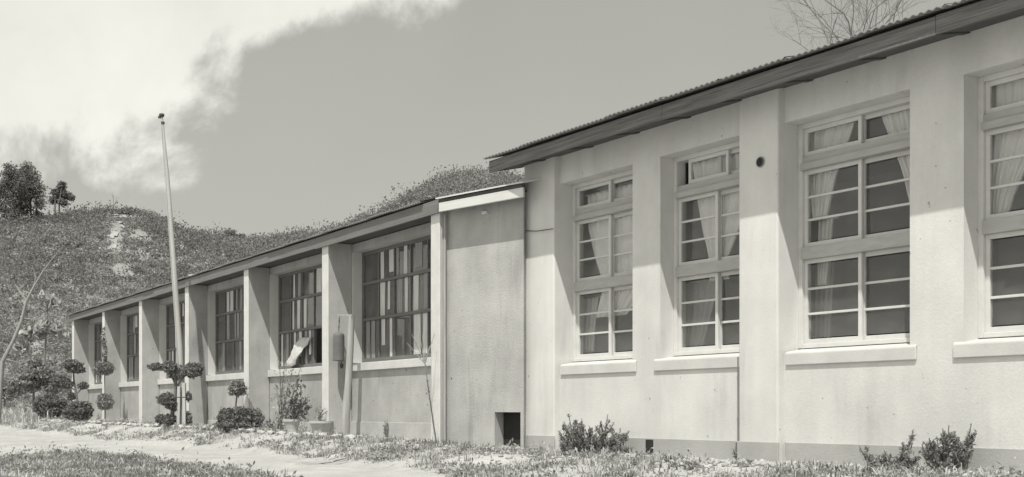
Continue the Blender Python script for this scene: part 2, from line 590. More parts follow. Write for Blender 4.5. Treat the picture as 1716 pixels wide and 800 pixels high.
def hill_point(px, t, z0, z1, ridge, foot):
    """t 0..1 climbs from the foot to the ridge, 1..2 falls away behind"""
    z = z0 + (z1 - z0) * t
    e1 = (HOR - ridge(px)) / FPX
    e0 = foot / z0
    tc_ = np.clip(t, 0, 1)
    h = z * (e0 + (e1 - e0) * np.sin(tc_ * PI / 2) ** .9)
    h = np.where(t <= 1, h, z1 * e1 * np.cos((np.clip(t, 1, 2) - 1) * PI / 2 * .8))
    x = (px - 858.0) / FPX * z
    amp = (z1 - z0) * .006 * np.clip(1.0 - np.exp(-t * 3), 0, 1) * np.clip(np.abs(1 - t) * 5, 0.12, 1)
    h = h + amp * (vnoise(x, z, 18 / z1) + .6 * vnoise(x + 31, z, 47 / z1))
    return np.stack([x, z + 0 * x, EYE + h], -1)


pp, tt = np.meshgrid(np.linspace(-2600, 1100, 240), np.linspace(0, 2, 90), indexing='xy')
tag(link('hill', grid_mesh('hill', hill_point(pp, tt, 47.0, 150.0, near_ridge, -.75)), M['hill'], smooth=True), kind='structure')
pp, tt = np.meshgrid(np.linspace(-1200, 2600, 240), np.linspace(0, 2, 60), indexing='xy')
tag(link('hill', grid_mesh('hill', hill_point(pp, tt, 170.0, 500.0, far_ridge, -.8)), M['hill_far'], smooth=True), kind='structure')


def scrub(name, n, px_rng, t_rng, z0, z1, ridge, foot, size, leaf, per, material, keep=None, tall=.8):
    """clumps of small leaves; size and leaf are for the far end of the slope, nearer clumps are finer and closer set"""
    px = RNG.uniform(*px_rng, n)
    t = RNG.uniform(*t_rng, n)
    if keep is not None:
        k = keep(px, t)
        px, t = px[k], t[k]
    c = hill_point(px, t, z0, z1, ridge, foot)
    n = len(c)
    f_ = c[:, 1] / z1
    s = size * RNG.uniform(.4, 1.5, n) ** 1.4 * f_
    off = RNG.normal(size=(n, per, 3))
    off /= np.linalg.norm(off, axis=-1, keepdims=True)
    off *= RNG.uniform(.3, 1, (n, per, 1)) * .75
    off[..., 2] = np.abs(off[..., 2]) * tall
    pts = (c[:, None, :] + off * s[:, None, None]).reshape(-1, 3)
    v, f = leaves(pts, leaf * np.repeat(f_, per), .6, .5)
    return tag(link(name, np_mesh(name, v, f, 4), material), kind='stuff')


def bare(px, t):
    """bare earth scars on the near hill (hill coordinates)"""
    a = ((px - 205) / 42) ** 2 + ((t - .90) / .075) ** 2
    b = ((px - 196 - (t - .7) * 40) / 14) ** 2 + ((t - .72) / .16) ** 2
    c = ((px - 240) / 20) ** 2 + ((t - .70) / .05) ** 2
    e = ((px - 205) / 20) ** 2 + ((t - .50) / .05) ** 2
    return np.minimum(np.minimum(a, b), np.minimum(c, e))


def keep_near(px, t):
    nz = vnoise(px * .05, t * 14, 1.0)
    return (bare(px, t) + RNG.uniform(-.4, .5, len(px)) > .95) & (nz > -.85 + RNG.uniform(-.3, .3, len(px)))


scrub('hillside_scrub', 24000, (-330, 520), (.01, .95), 47, 150, near_ridge, -.75, .9, .30, 16, M['scrub'], keep_near)
scrub('crest_bushes', 420, (-330, 420), (.955, .99), 47, 150, near_ridge, -.75, 1.2, .26, 110, M['scrub_dark'], None, .9)
scrub('far_crest_bushes', 420, (230, 1000), (.955, .995), 170, 500, far_ridge, -.8, 4.5, 1.0, 60, M['scrub_far'], None, .9)
scrub('hillside_bushes', 900, (-330, 500), (.03, .96), 47, 150, near_ridge, -.75, 2.4, .30, 110, M['scrub_dark'], keep_near, .9)
scrub('far_hill_bushes', 700, (230, 1000), (.3, .97), 170, 500, far_ridge, -.8, 8.0, 1.0, 90, M['scrub_far'], None, .8)
scrub('pale_scrub', 6000, (-330, 420), (.0, .86), 47, 150, near_ridge, -.75, .7, .30, 12, M['scrub_pale'], keep_near)
scrub('far_hill_scrub', 16000, (230, 1000), (.2, .975), 170, 500, far_ridge, -.8, 3.0, 1.0, 14, M['scrub_far'])

# pale earth scars, thin sheets lying on the near hill
def scar(px_c, t_c, rp, rt):
    a = np.linspace(0, 2 * PI, 26)
    rr = np.linspace(0, 1, 7)
    A, Rr = np.meshgrid(a, rr, indexing='xy')
    w = 1 + .25 * np.sin(A * 3 + px_c) + .15 * np.sin(A * 7)
    px = px_c + rp * Rr * w * np.cos(A); t = t_c + rt * Rr * w * np.sin(A)
    P = hill_point(px, t, 47, 150, near_ridge, -.75)
    P[..., 2] += .10
    return tag(link('bare_earth', grid_mesh('bare_earth', P), M['earth']), kind='structure')


_sr = random.Random(3)
for k_ in range(22):
    f_ = k_ / 25
    scar(198 + 26 * math.sin(f_ * 9) + _sr.uniform(-14, 22), .94 - .5 * f_ + _sr.uniform(-.03, .03), _sr.uniform(3, 8) * (1.15 - .5 * f_), _sr.uniform(.008, .022))


# ------------------------------------------------------------------ the white school building on the right (A)
GA = -.50
root_a = empty('school_building', wA(0, 0, GA), 'white plastered school building with tall curtained windows under a dark boarded eave', 'building', TH_A - PI / 2)
OA = (0, 0, GA)
root_a.scale = (K_A, K_A, K_A)


def pA(mb, name, m, parent=None, bevel=0, smooth=False):
    return mb.build(name, m, parent or root_a, OA, bevel, smooth)


X_END = 12.77
PIERS = [(0, .70), (4.09, 4.655), (8.15, 8.71), (12.20, 12.77)]
MIDS = [(2.19, 2.70), (6.215, 6.79), (10.27, 10.83)]
OPEN = [(.70, 2.19), (2.70, 4.09), (4.655, 6.215), (6.79, 8.15), (8.71, 10.27), (10.83, 12.20)]
DW = .10                       # wall face behind the pier faces
SILL, HEAD, WTOP = .60, 2.985, 3.42
wall = MB()
for a, b in MIDS: wall.box(a, b, DW, .50, SILL, HEAD)
xs = sorted([v for p in PIERS for v in p])
for a, b in ((.70, 4.09), (4.655, 8.15), (8.71, 12.20)):
    wall.box(a, b, DW, .50, GA - .4, SILL)
    wall.box(a, b, DW, .50, HEAD, WTOP)
pA(wall, 'wall', M['plaster'])
for a, b in PIERS:
    pA(MB().box(a, b, 0, .50, GA - .4, WTOP - .02), 'pier', M['plaster'], bevel=.02)
# closed end walls with gables, back wall
RIDGE_D, RIDGE_H = 4.2, 4.62
gable = [(.50, GA - .4), (8.2, GA - .4), (8.2, 3.36), (RIDGE_D, RIDGE_H - .08), (.50, 3.38)]
for ex in (.02, X_END - .30):
    pA(MB().prism_x(gable, ex, ex + .28), 'end_wall', M['plaster'])
pA(MB().box(.30, X_END - .30, 7.9, 8.18, GA - .4, 3.30), 'back_wall', M['plaster'])
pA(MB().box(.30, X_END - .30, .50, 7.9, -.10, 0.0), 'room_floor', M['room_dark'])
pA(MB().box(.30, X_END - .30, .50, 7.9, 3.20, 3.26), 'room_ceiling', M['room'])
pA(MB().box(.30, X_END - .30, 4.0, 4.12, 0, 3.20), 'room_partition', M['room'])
# plinth, with the ventilation hole
px0, ph = atA(1071, 736, -.02); px1, _ = atA(1084, 736, -.02)
VX0, VX1, VH = px0, px1, -.335
pl = MB()
PT = -.315
DP = .075
for a, b in PIERS: pl.box(a - (.0 if a else .02), b + .025, -.025, 0, GA - .4, PT)
for a, b in ((.725, VX0), (VX1, 4.09), (4.68, 8.15), (8.735, 12.20)): pl.box(a, b, DP, DW, GA - .4, PT)
pl.box(VX0, VX1, DP, DW, VH, PT)
pA(pl, 'plinth', M['plinth'], bevel=.006)
pA(MB().box(VX0, VX1, DP + .003, DW - .004, GA - .3, VH), 'vent_dark_fill', M['hole'])  # solid dark block; the hole's shade is its colour
# sills
for a, b in OPEN:
    e = .05
    x0 = a + .03 if a in [p[1] for p in PIERS] else a - .10
    x1 = b - .02 if b in [p[0] for p in PIERS] else b + .08
    pA(MB().prism_x([(DW - .022, .475), (DW - .022, .595), (DW - .01, .615), (.36, .655), (.36, .602), (DW - .001, .602), (DW - .001, .475)], x0, x1), 'sill', M['plaster_trim'], bevel=.008)

# windows: outer frame, six sashes, fourteen panes each
GLY = {}


def pane(x0, x1, z0, z1, y, parent, m):
    key = (round(x1 - x0, 3), round(z1 - z0, 3), m.name)
    if key not in GLY:
        GLY[key] = MB().box(-(x1 - x0) / 2, (x1 - x0) / 2, -.002, .002, -(z1 - z0) / 2, (z1 - z0) / 2).mesh('pane')
    o = link('pane', GLY[key], m, parent)
    o.location = ((x0 + x1) / 2, y, (z0 + z1) / 2 - (GA if parent.get('_a') else GB))
    o.rotation_euler = (random.gauss(0, .006), 0, random.gauss(0, .006))
    return o


ROWS = [(2.645, 2.935, 1), (1.70, 2.50, 3), (.70, 1.575, 3)]
YF = .30
for wi, (a, b) in enumerate(OPEN):
    fr = MB()
    t = .055
    fr.box(a, a + t, YF, YF + .14, .655, HEAD); fr.box(b - t, b, YF, YF + .14, .655, HEAD)
    fr.box(a + t, b - t, YF, YF + .14, 2.935, HEAD); fr.box(a + t, b - t, YF, YF + .14, .655, .70)
    win = pA(fr, 'window', M['paint'], bevel=.005)
    win['_a'] = 1
    pA(MB().box(a + t, b - t, YF - .03, YF + .13, 2.50, 2.57).box(a + t, b - t, YF, YF + .13, 2.57, 2.645), 'transom', M['paint_dull'], win, bevel=.005)
    pA(MB().box(a + t, b - t, YF - .02, YF + .13, 1.575, 1.70), 'meeting_rail', M['paint_dull'], win, bevel=.005)
    ia, ib = a + t, b - t
    mid = (ia + ib) / 2
    for ri, (z0, z1, np_) in enumerate(ROWS):
        for side in (0, 1):
            x0, x1 = (ia, mid + .02) if side == 0 else (mid - .02, ib)
            y = YF + .035 if side == 0 else YF + .08
            if wi == 1 and ri == 0 and side == 0: x0, x1 = x0 + .17, x1 + .17
            if wi == 4 and ri == 1 and side == 1: x0, x1 = x0 - .2, x1 - .2
            st = .042
            s = MB().box(x0, x0 + st, y, y + .035, z0, z1).box(x1 - st, x1, y, y + .035, z0, z1)
            s.box(x0 + st, x1 - st, y, y + .035, z0, z0 + .05).box(x0 + st, x1 - st, y, y + .035, z1 - .042, z1)
            inner0, inner1 = z0 + .05, z1 - .042
            hgt = (inner1 - inner0) / np_
            for k in range(1, np_):
                zz = inner0 + hgt * k
                s.box(x0 + st, x1 - st, y + .004, y + .032, zz - .012, zz + .012)
            pA(s, 'sash', M['paint'], win, bevel=.003)
            for k in range(np_):
                pane(x0 + st + .001, x1 - st - .001, inner0 + hgt * k + .0125, inner0 + hgt * (k + 1) - .0125, y + .018, win, M['glass'])

# eave: boards of the fascia, soffit, rafter ends
ED, FB, FT = -.44, 3.215, 3.375
cut = [-.19, 3.35, 6.9, 10.2, X_END + .25]
for i in range(4):
    dz = random.uniform(-.004, .004)
    pA(MB().box(cut[i] + .002, cut[i + 1] - .002, ED, ED + .035, FB + dz, FT + dz), 'fascia_board', M['fascia'], bevel=.004)
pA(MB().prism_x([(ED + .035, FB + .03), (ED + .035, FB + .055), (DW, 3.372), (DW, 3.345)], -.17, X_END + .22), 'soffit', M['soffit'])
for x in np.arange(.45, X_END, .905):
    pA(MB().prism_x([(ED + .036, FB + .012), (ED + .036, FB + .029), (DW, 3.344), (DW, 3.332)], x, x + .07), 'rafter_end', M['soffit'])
pA(MB().prism_x([(ED + .036, FB + .01), (DW, 3.344), (DW, 3.39), (ED + .036, FT - .01)], -.185, -.155), 'barge_end', M['fascia'])
# roof of corrugated sheets
slope = (RIDGE_H - 3.40) / (RIDGE_D + .50)


def sheet_mesh(width, length, pitch, amp, thick=.012):
    n = int(round(width / pitch)) * 6
    x = np.linspace(0, width, n + 1)
    z = amp * np.cos(x / pitch * 2 * PI)
    P = []
    for zz in (z + thick, z):
        for y in (0.0, length):
            P.append(np.stack([x, np.full_like(x, y), zz], -1))
    v = np.concatenate(P)
    m = n + 1
    i = np.arange(n)
    f = [np.stack([i, i + 1, m + i + 1, m + i], -1), np.stack([2 * m + i + 1, 2 * m + i, 3 * m + i, 3 * m + i + 1], -1),
         np.stack([2 * m + i, 2 * m + i + 1, i + 1, i], -1), np.stack([m + i, m + i + 1, 3 * m + i + 1, 3 * m + i], -1)]
    return np_mesh('corrugated_sheet', v, np.concatenate(f), 4)


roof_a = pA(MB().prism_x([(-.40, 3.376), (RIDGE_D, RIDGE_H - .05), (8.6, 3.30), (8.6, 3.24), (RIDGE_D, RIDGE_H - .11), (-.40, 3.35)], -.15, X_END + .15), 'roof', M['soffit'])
shm = sheet_mesh(.96, math.hypot(RIDGE_D + .52, RIDGE_H - 3.40), .08, .009)
shm.materials.append(M['sheet'])
ang = math.atan2(RIDGE_H - 3.40, RIDGE_D + .52)
k = 0
x = -.22
while x < X_END + .2:
    for back in (0, 1):
        o = link('corrugated_sheet', shm, None, roof_a)
        if back == 0:
            o.location = (x, -.52 + random.uniform(-.02, .015), 3.394 - GA + (k % 2) * .008)
            o.rotation_euler = (ang + random.gauss(0, .001), 0, 0)
        else:
            o.location = (x + .96, 2 * RIDGE_D + .52, 3.402 - GA + (k % 2) * .010)
            o.rotation_euler = (ang, 0, PI)
    x += .90
    k += 1
# little things on the wall
vx, vh = atA(1275, 272, 0)
hole = pA(MB().tube([(vx, -.012, vh), (vx, .001, vh)], [.045, .045], 20), 'vent_dark_disc', M['hole'])  # dark disc on the pier face, coloured as the shade of a round hole
pA(MB().tube([(vx, -.016, vh), (vx, -.002, vh)], [.055, .055], 20), 'vent_collar', M['pipe'])
hole.location = (0, -.006, 0)
rx, rh0 = atA(1236.5, 590, .075)
pA(MB().tube([(rx, .082, SILL - .01), (rx, .082, .1), (rx + .004, .078, GA + .05)], .013, 8), 'drain_pipe', M['pipe'])
for hh in (.35, -.1):
    pA(MB().box(rx - .025, rx + .025, .085, .10, hh, hh + .03), 'pipe_clip', M['pipe'])

# curtains hanging inside the windows (each a thing of its own)
def curtain(label, prof, dd=.47, m='curtain', nf=9):
    """prof: list of (py, px left, px right) from top to bottom, read on the plane dd behind the facade"""
    rows = []
    for py, l, r in prof:
        xl, hl = atA(l, py, dd); xr, hr = atA(r, py, dd)
        rows.append((xl, xr, (hl + hr) / 2))
    zs = np.linspace(0, len(rows) - 1, 26)
    L = np.interp(zs, range(len(rows)), [q[0] for q in rows])
    Rr = np.interp(zs, range(len(rows)), [q[1] for q in rows])
    H = np.interp(zs, range(len(rows)), [q[2] for q in rows])
    u = np.linspace(0, 1, nf * 8 + 1)
    X = L[:, None] + (Rr - L)[:, None] * u[None, :]
    wdt = np.abs(Rr - L)[:, None]
    Y = dd + .028 * np.sin(u * nf * 2 * PI)[None, :] * np.clip(.35 / (wdt + .1), .5, 1.4) + .012 * np.sin(u * 23 + zs[:, None])
    Z = np.repeat(H[:, None], len(u), 1)
    base = wA(float(L.mean()), dd, float(H.min()))
    e = empty('curtain', base, label, 'curtain', TH_A - PI / 2, 'white curtains in the tall windows')
    P = np.stack([X - L.mean(), Y - dd, Z - H.min()], -1) * K_A
    o = link('cloth', grid_mesh('cloth', P), M[m], e, smooth=True)
    sm = o.modifiers.new('solid', 'SOLIDIFY'); sm.thickness = .004
    link('curtain_rod', MB().tube([(float(L[0] - L.mean()) * K_A - .05, 0, float(H[0] - H.min()) * K_A), (float(Rr[0] - L.mean()) * K_A + .05, 0, float(H[0] - H.min()) * K_A)], .01, 8).mesh('curtain_rod'), M['paint_dull'], e)
    return e


curtain('white curtain gathered to a narrow waist in the smallest, leftmost tall window', [(316, 985, 1082), (372, 985, 1082), (420, 995, 1082), (475, 1012, 1080), (492, 1008, 1078), (530, 1000, 1050)])
curtain('short pale curtain hanging low in the left panes of the smallest tall window', [(500, 974, 1004), (540, 974, 1000), (590, 974, 996)], .60, 'drape_a', 4)
curtain('white curtain gathered like an hourglass in the window left of the round wall hole', [(258, 1160, 1262), (330, 1168, 1262), (390, 1178, 1240), (440, 1192, 1218), (470, 1190, 1222)])
curtain('pale curtain tail in the lower panes of the window left of the round wall hole', [(472, 1142, 1206), (520, 1146, 1196), (582, 1146, 1180)], .62, 'drape_b', 5)
curtain('white curtain tied to the left side of the window right of the round hole', [(190, 1352, 1442), (240, 1354, 1426), (300, 1356, 1402), (368, 1366, 1386)])
curtain('narrow curtain tail below the tie in the window right of the round wall hole', [(368, 1372, 1398), (420, 1372, 1394), (478, 1372, 1388)], .56, 'drape_a', 4)
curtain('white curtain swept rightward in the window near the round wall hole', [(172, 1472, 1560), (230, 1492, 1560), (290, 1514, 1560), (350, 1530, 1556)])
curtain('white curtain tied back in the window cut by the right edge of the photograph', [(112, 1648, 1790), (180, 1650, 1775), (260, 1652, 1735), (330, 1654, 1700), (384, 1662, 1684)])
curtain('grey hanging cloth deep inside the lower panes right of the round wall hole', [(430, 1366, 1400), (580, 1366, 1392)], .7, 'drape_b', 4)

# ------------------------------------------------------------------ the grey classroom block on the left (B)
GB = -.50
root_b = empty('classroom_block', wB(0, 0, GB), 'long low grey stucco classroom block with fin piers between dark windows', 'building', TH_B - PI / 2)
OB = (0, 0, GB)


def pB(mb, name, m, parent=None, bevel=0, smooth=False):
    return mb.build(name, m, parent or root_b, OB, bevel, smooth)


FW = .25
FIN = [S_B - (20.56 + 4.035 * i) for i in range(7)]     # left edge of each fin, nearest first
SD, ST, WT = .43, .85, 2.78
XB_END = FIN[0] + FW
for i, x in enumerate(FIN):
    dend = .43
    pB(MB().box(x, x + FW, 0.0, dend if i else 4.0, GB - .4, 2.93), 'fin_pier', M['stucco'], bevel=.012)
    pB(MB().box(x - .012, x + FW + .004, -.025, -.001, GB - .4, 2.90), 'fin_facing', M['fin_face'], bevel=.008)
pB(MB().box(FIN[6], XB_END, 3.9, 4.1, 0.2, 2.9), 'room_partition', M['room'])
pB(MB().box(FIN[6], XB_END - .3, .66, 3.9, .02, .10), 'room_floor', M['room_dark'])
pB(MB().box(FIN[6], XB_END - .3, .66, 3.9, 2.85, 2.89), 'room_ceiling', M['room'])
end_poly = [(.43, GB - .4), (8.0, GB - .4), (8.0, 2.8), (4.1, 4.0), (.43, 2.9)]
pB(MB().prism_x(end_poly, FIN[6] + .02, FIN[6] + .20), 'end_wall', M['stucco'])
pB(MB().box(FIN[6] + .2, XB_END, 7.8, 8.0, GB - .4, 2.75), 'back_wall', M['stucco'])
for i in range(6):
    a, b = FIN[i + 1] + FW, FIN[i]
    pB(MB().box(a, b, SD, .66, GB - .4, .70), 'spandrel_wall', M['stucco'])
    pB(MB().box(a, b, SD, .66, WT, 2.92), 'lintel', M['stucco'])
pB(MB().box(FIN[1] + FW + .01, FIN[0] - .01, SD - .025, SD - .001, GB - .4, -.175), 'plinth', M['plinth_b'], bevel=.006)
for i in range(1, 6):
    pB(MB().box(FIN[i + 1] + FW + .01, FIN[i] - .01, SD - .02, SD - .001, GB - .4, -.20), 'plinth', M['plinth_b'], bevel=.006)
for i in range(6):
    a, b = FIN[i + 1] + FW, FIN[i]
    for ja in (a + .003, b - .04):
        pB(MB().box(ja, ja + .037, SD - .003, .66, ST, WT), 'jamb', M['jamb'])
    pB(MB().prism_x([(SD - .05, .70), (SD - .05, .835), (.60, .85), (.60, .701), (SD - .001, .701)], a + .004, b - .004), 'sill', M['jamb'], bevel=.008)
    # window of three rows and six columns in dark timber
    x0, x1 = a + .04, b - .04
    fr = MB()
    y0, y1 = .60, .66
    fr.box(x0, x0 + .06, y0, y1, ST + .005, WT).box(x1 - .06, x1, y0, y1, ST + .005, WT)
    fr.box(x0 + .06, x1 - .06, y0, y1, WT - .06, WT).box(x0 + .06, x1 - .06, y0, y1, ST + .005, ST + .07)
    win = pB(fr, 'window', M['wood_dark'], bevel=.004)
    rows = [(ST + .07, 1.575), (1.625, 2.20), (2.25, WT - .06)]
    for za, zb in ((1.575, 1.625), (2.20, 2.25)):
        pB(MB().box(x0 + .06, x1 - .06, y0 - .015, y1, za, zb), 'glazing_rail', M['wood_dark'], win, bevel=.003)
    ncol = 6
    cw = (x1 - x0 - .12) / ncol
    for (za, zb) in rows:
        for c in range(ncol):
            xa = x0 + .06 + cw * c
            if c:
                pB(MB().box(xa - .016, xa + .016, y0 + .005, y1 - .005, za, zb), 'glazing_bar', M['wood_dark'], win)
            if i == 1 and c == 3 and za < 1: continue          # this pane is out
            pane(xa + .017, xa + cw - .017, za + .001, zb - .001, y0 + .03, win, M['glass_b'])
            if c == 0 and za > 1.6: continue
            xs_ = xa + .02 + random.uniform(0, .14)
            while xs_ < xa + cw - .12:             # opaque strips: cloth, broken panes and reflections put in as colour
                ws = min(random.choice([.09, .13, .17, .24]), xa + cw - .02 - xs_)
                if random.random() < .8:
                    zl_ = za + .004 if random.random() < .75 else za + (zb - za) * random.uniform(.1, .4)
                    pB(MB().hexa([(xs_, y0 + .020, zl_), (xs_ + ws, y0 + .020, zl_), (xs_ + ws, y0 + .025, zl_), (xs_, y0 + .025, zl_)] +
                                 [(xs_ + random.uniform(-.012, .012) + q_, y_, zb - .004) for q_, y_ in ((0, y0 + .020), (ws, y0 + .020), (ws, y0 + .025), (0, y0 + .025))]),
                       'cloth_reflection_strip', M['strip_pale'] if random.random() < .55 else M['strip_grey'], win)
                xs_ += ws + random.uniform(.07, .2)

# eave of B
EB = -.075
cutb = [-.13, 5.2, 10.1, 15.2, 20.1, XB_END + .075]
for i in range(5):
    pB(MB().box(cutb[i] + .002, cutb[i + 1] - .002, EB, EB + .03, 2.865 + random.uniform(-.008, .008), 3.05), 'fascia_board', M['fascia_b'], bevel=.004)
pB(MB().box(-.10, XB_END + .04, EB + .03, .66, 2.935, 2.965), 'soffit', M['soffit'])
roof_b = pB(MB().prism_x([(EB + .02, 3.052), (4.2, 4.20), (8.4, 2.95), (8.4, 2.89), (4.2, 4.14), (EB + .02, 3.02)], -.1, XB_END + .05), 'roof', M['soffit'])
shb = sheet_mesh(.96, math.hypot(4.36, 1.17), .08, .008)
shb.materials.append(M['sheet'])
angb = math.atan2(1.15, 4.36)
x = -.16; k = 0
while x < XB_END - .7:
    for back in (0, 1):
        o = link('corrugated_sheet', shb, None, roof_b)
        o.location = (x, -.115 + random.uniform(-.01, .01), 3.068 - GB + (k % 2) * .008) if not back else (x + .96, 8.5, 3.068 - GB - .1 + (k % 2) * .008)
        o.rotation_euler = (angb, 0, 0 if not back else PI)
    x += .90; k += 1

# the blind link wall that turns towards A
Sp = wB(FIN[0] + FW - .02, .10)
_k = (877.5 - 858.0) / FPX
_t = (_k * Sp.y - Sp.x) / (.7071 + _k * .7071)
Ep = Vector((Sp.x + .7071 * _t, Sp.y - .7071 * _t, 0))       # ends where it meets the corner of A
dv = Vector((Ep.x - Sp.x, Ep.y - Sp.y)); LL = dv.length
la = math.atan2(dv.y, dv.x)
lp = Vector((Sp.x, Sp.y, EYE + GB))
rel = Matrix.Translation(lp)


def pL(mb, name, m, bevel=0, parent=None):
    o = mb.build(name, m, root_b, OB, bevel)
    inv = Matrix.Rotation(-(TH_B - PI / 2), 4, 'Z') @ Matrix.Translation(-Vector(root_b.location))
    loc = inv @ lp
    o.location = loc
    o.rotation_euler = (0, 0, la - (TH_B - PI / 2))
    return o


def at_link(px, py, dd=0.0):
    """pixel -> (t along the link wall, height)"""
    k = (px - 858.0) / FPX
    dx, dy = dv.x / LL, dv.y / LL
    ox, oy = Sp.x - dy * dd, Sp.y + dx * dd
    t = (k * oy - ox) / (dx - k * dy)
    z = oy + t * dy
    return t, (HOR - py) * z / FPX


t0, hv = at_link(829, 694)
hv2 = at_link(872, 688)[1]
VT = (hv + hv2) / 2
t1 = LL - .06
_c = wA(.0, .06); _r = Vector((_c.x - Sp.x, _c.y - Sp.y))
mx_ = (_r.x * dv.x + _r.y * dv.y) / LL; my_ = (-_r.x * dv.y + _r.y * dv.x) / LL     # mitred back to A's corner
pL(MB().box(0, t0, 0, .34, GB - .4, 3.0).box(t0, t1, 0, .34, VT, 3.0)
   .hexa([(t1, 0, GB - .4), (LL, 0, GB - .4), (mx_, my_, GB - .4), (t1, .34, GB - .4), (t1, 0, 3.0), (LL, 0, 3.0), (mx_, my_, 3.0), (t1, .34, 3.0)]), 'link_wall', M['stucco'])
pL(MB().box(t0 + .002, t1 - .002, .17, .335, GB - .3, VT - .002), 'vent_dark_fill', M['hole'])  # near-black plate, its colour giving the opening its inner shade
pL(MB().box(.10, LL + .215, -.235, -.20, 2.855, 2.985), 'link_fascia', M['fascia_pale'], bevel=.006)
pL(MB().box(.10, LL + .18, -.215, -.17, 2.987, 3.035), 'link_batten', M['soffit'])
pL(MB().box(.06, LL + .0, -.20, 0, 2.93, 2.96), 'link_soffit', M['soffit'])
pL(MB().hexa([(.06, -.26, 3.037), (LL + .235, -.26, 3.037), (LL + .6, 1.3, 3.40), (.06, 1.3, 3.40),
              (.06, -.26, 3.057), (LL + .235, -.26, 3.057), (LL + .6, 1.3, 3.42), (.06, 1.3, 3.42)]), 'link_roof', M['fascia_pale'])
tb, hb = at_link(812, 357, -.02)
pL(MB().box(tb - .05, tb + .05, -.03, 0, hb - .02, hb + .02), 'wall_bracket', M['fascia_pale'])
# drain pipe beside the corner fin
pB(MB().tube([(XB_END + .03, .05, 2.85), (XB_END + .03, .05, 1.2), (XB_END + .036, .045, GB)], .018, 8), 'drain_pipe', M['post'])

rx_, rh_ = atB(323, 467, .05)
e = empty('loose_board', wB(rx_, .12, 3.10), 'small pale loose board lying on the long grey roof beside the flagpole', 'board', TH_B - PI / 2)
o = MB().box(-.16, .16, -.12, .12, -.012, .012).box(-.15, .1, -.1, .11, .013, .028).build('plank', M['fascia_pale'], e)
o.location = (0, 0, .03); o.rotation_euler = (angb, .1, .2)

# slanting sheet of board leaning in the second bay's missing pane
q = [atB(483, 614, .58), atB(500, 614, .58), atB(522, 566, .58), atB(504, 566, .58)]
mbp = MB()
cen = (sum(p[0] for p in q) / 4, sum(p[1] for p in q) / 4)
e = empty('paper_sheet', wB(cen[0], .55, ST), 'crumpled white sheet slanting across the lower panes of a dark window', 'sheet', TH_B - PI / 2)
n_ = 8
P = np.zeros((n_ + 1, n_ + 1, 3))
for iu in range(n_ + 1):
    for iv in range(n_ + 1):
        u, v = iu / n_, iv / n_
        bx = (q[0][0] * (1 - u) + q[1][0] * u) * (1 - v) + (q[3][0] * (1 - u) + q[2][0] * u) * v
        bz = (q[0][1] * (1 - u) + q[1][1] * u) * (1 - v) + (q[3][1] * (1 - u) + q[2][1] * u) * v
        P[iv, iu] = (bx - cen[0], random.gauss(0, .010) + .02 * math.sin(v * 7 + u * 3) - .08 * (1 - v), max(bz - ST, .004))
o = link('sheet', grid_mesh('sheet', P), M['paper'], e)
s_ = o.modifiers.new('solid', 'SOLIDIFY'); s_.thickness = .006

# wire across from the link wall to the first window of A
wire_a = [wA(-.02, -.01, atA(880, 386, 0)[1]), wA(.35, -.03, atA(925, 383, 0)[1]), wA(.72, -.03, atA(962, 377, 0)[1])]
b0 = wire_a[0]
tag(MB().tube(wire_a, .006, 6).build('wire', M['iron_dark'], None), 'thin dark wire crossing the white corner pier to the leftmost window', 'wire')

# ------------------------------------------------------------------ flagpole, bell
gp = ground_at(304, 714)
zp = gp.y
e = empty('flagpole', gp, 'tall leaning whitewashed flagpole standing before the grey classroom block', 'flagpole')
pts = [(306, 713), (304, 640), (301, 580), (295, 500), (288, 400), (281, 300), (272, 205), (271, 197)]
rad = [.078, .072, .068, .062, .052, .042, .026, .024]
zt = [zp - .0 for _ in pts]
P = [PW(px, py, zp + .10) for px, py in pts]
P[0].z = gp.z - .2
MB().tube(P[:5], rad[:5], 12).build('lower_pole', M['pole'], e, gp, smooth=True)
MB().tube(P[4:], rad[4:], 10).build('upper_pole', M['pole'], e, gp, smooth=True)
tp = P[-1]
MB().lathe([(.015, 0), (.05, .015), (.062, .05), (.05, .08), (.012, .09)], tp, 10).build('finial', M['iron_dark'], e, gp)
MB().box(tp.x - .075, tp.x + .02, tp.y - .02, tp.y + .02, tp.z - .02, tp.z + .025).build('pulley', M['iron_dark'], e, gp)
pt0 = PW(273, 206, zp + .1)
MB().box(pt0.x - .03, pt0.x + .03, pt0.y - .04, pt0.y + .04, pt0.z - .025, pt0.z + .02).build('cleat', M['iron_dark'], e, gp)
for dx, top in ((-.06, 648), (.075, 642)):
    s0 = gp + Vector((dx, -.02, -.2)); s1 = PW(304 + dx * 60, top, zp - .02)
    MB().hexa([s0 + Vector(v) for v in ((-.035, -.05, 0), (.035, -.05, 0), (.035, .05, 0), (-.035, .05, 0))] +
              [s1 + Vector(v) for v in ((-.033, -.045, 0), (.033, -.045, 0), (.033, .045, 0), (-.033, .045, 0))]).build('foot_post', M['pole'], e, gp, bevel=.006)
bp_ = PW(303, 666, zp - .09)
MB().tube([bp_ + Vector((-.13, .03, 0)), bp_ + Vector((.13, .03, 0))], .012, 8).build('bolt', M['iron_dark'], e, gp)
hal = [PW(270, 208, zp + .05), PW(285, 420, zp + .02), PW(300, 640, zp - .02)]
MB().tube(hal, .006, 5).build('halyard', M['pole_grey'], e, gp)

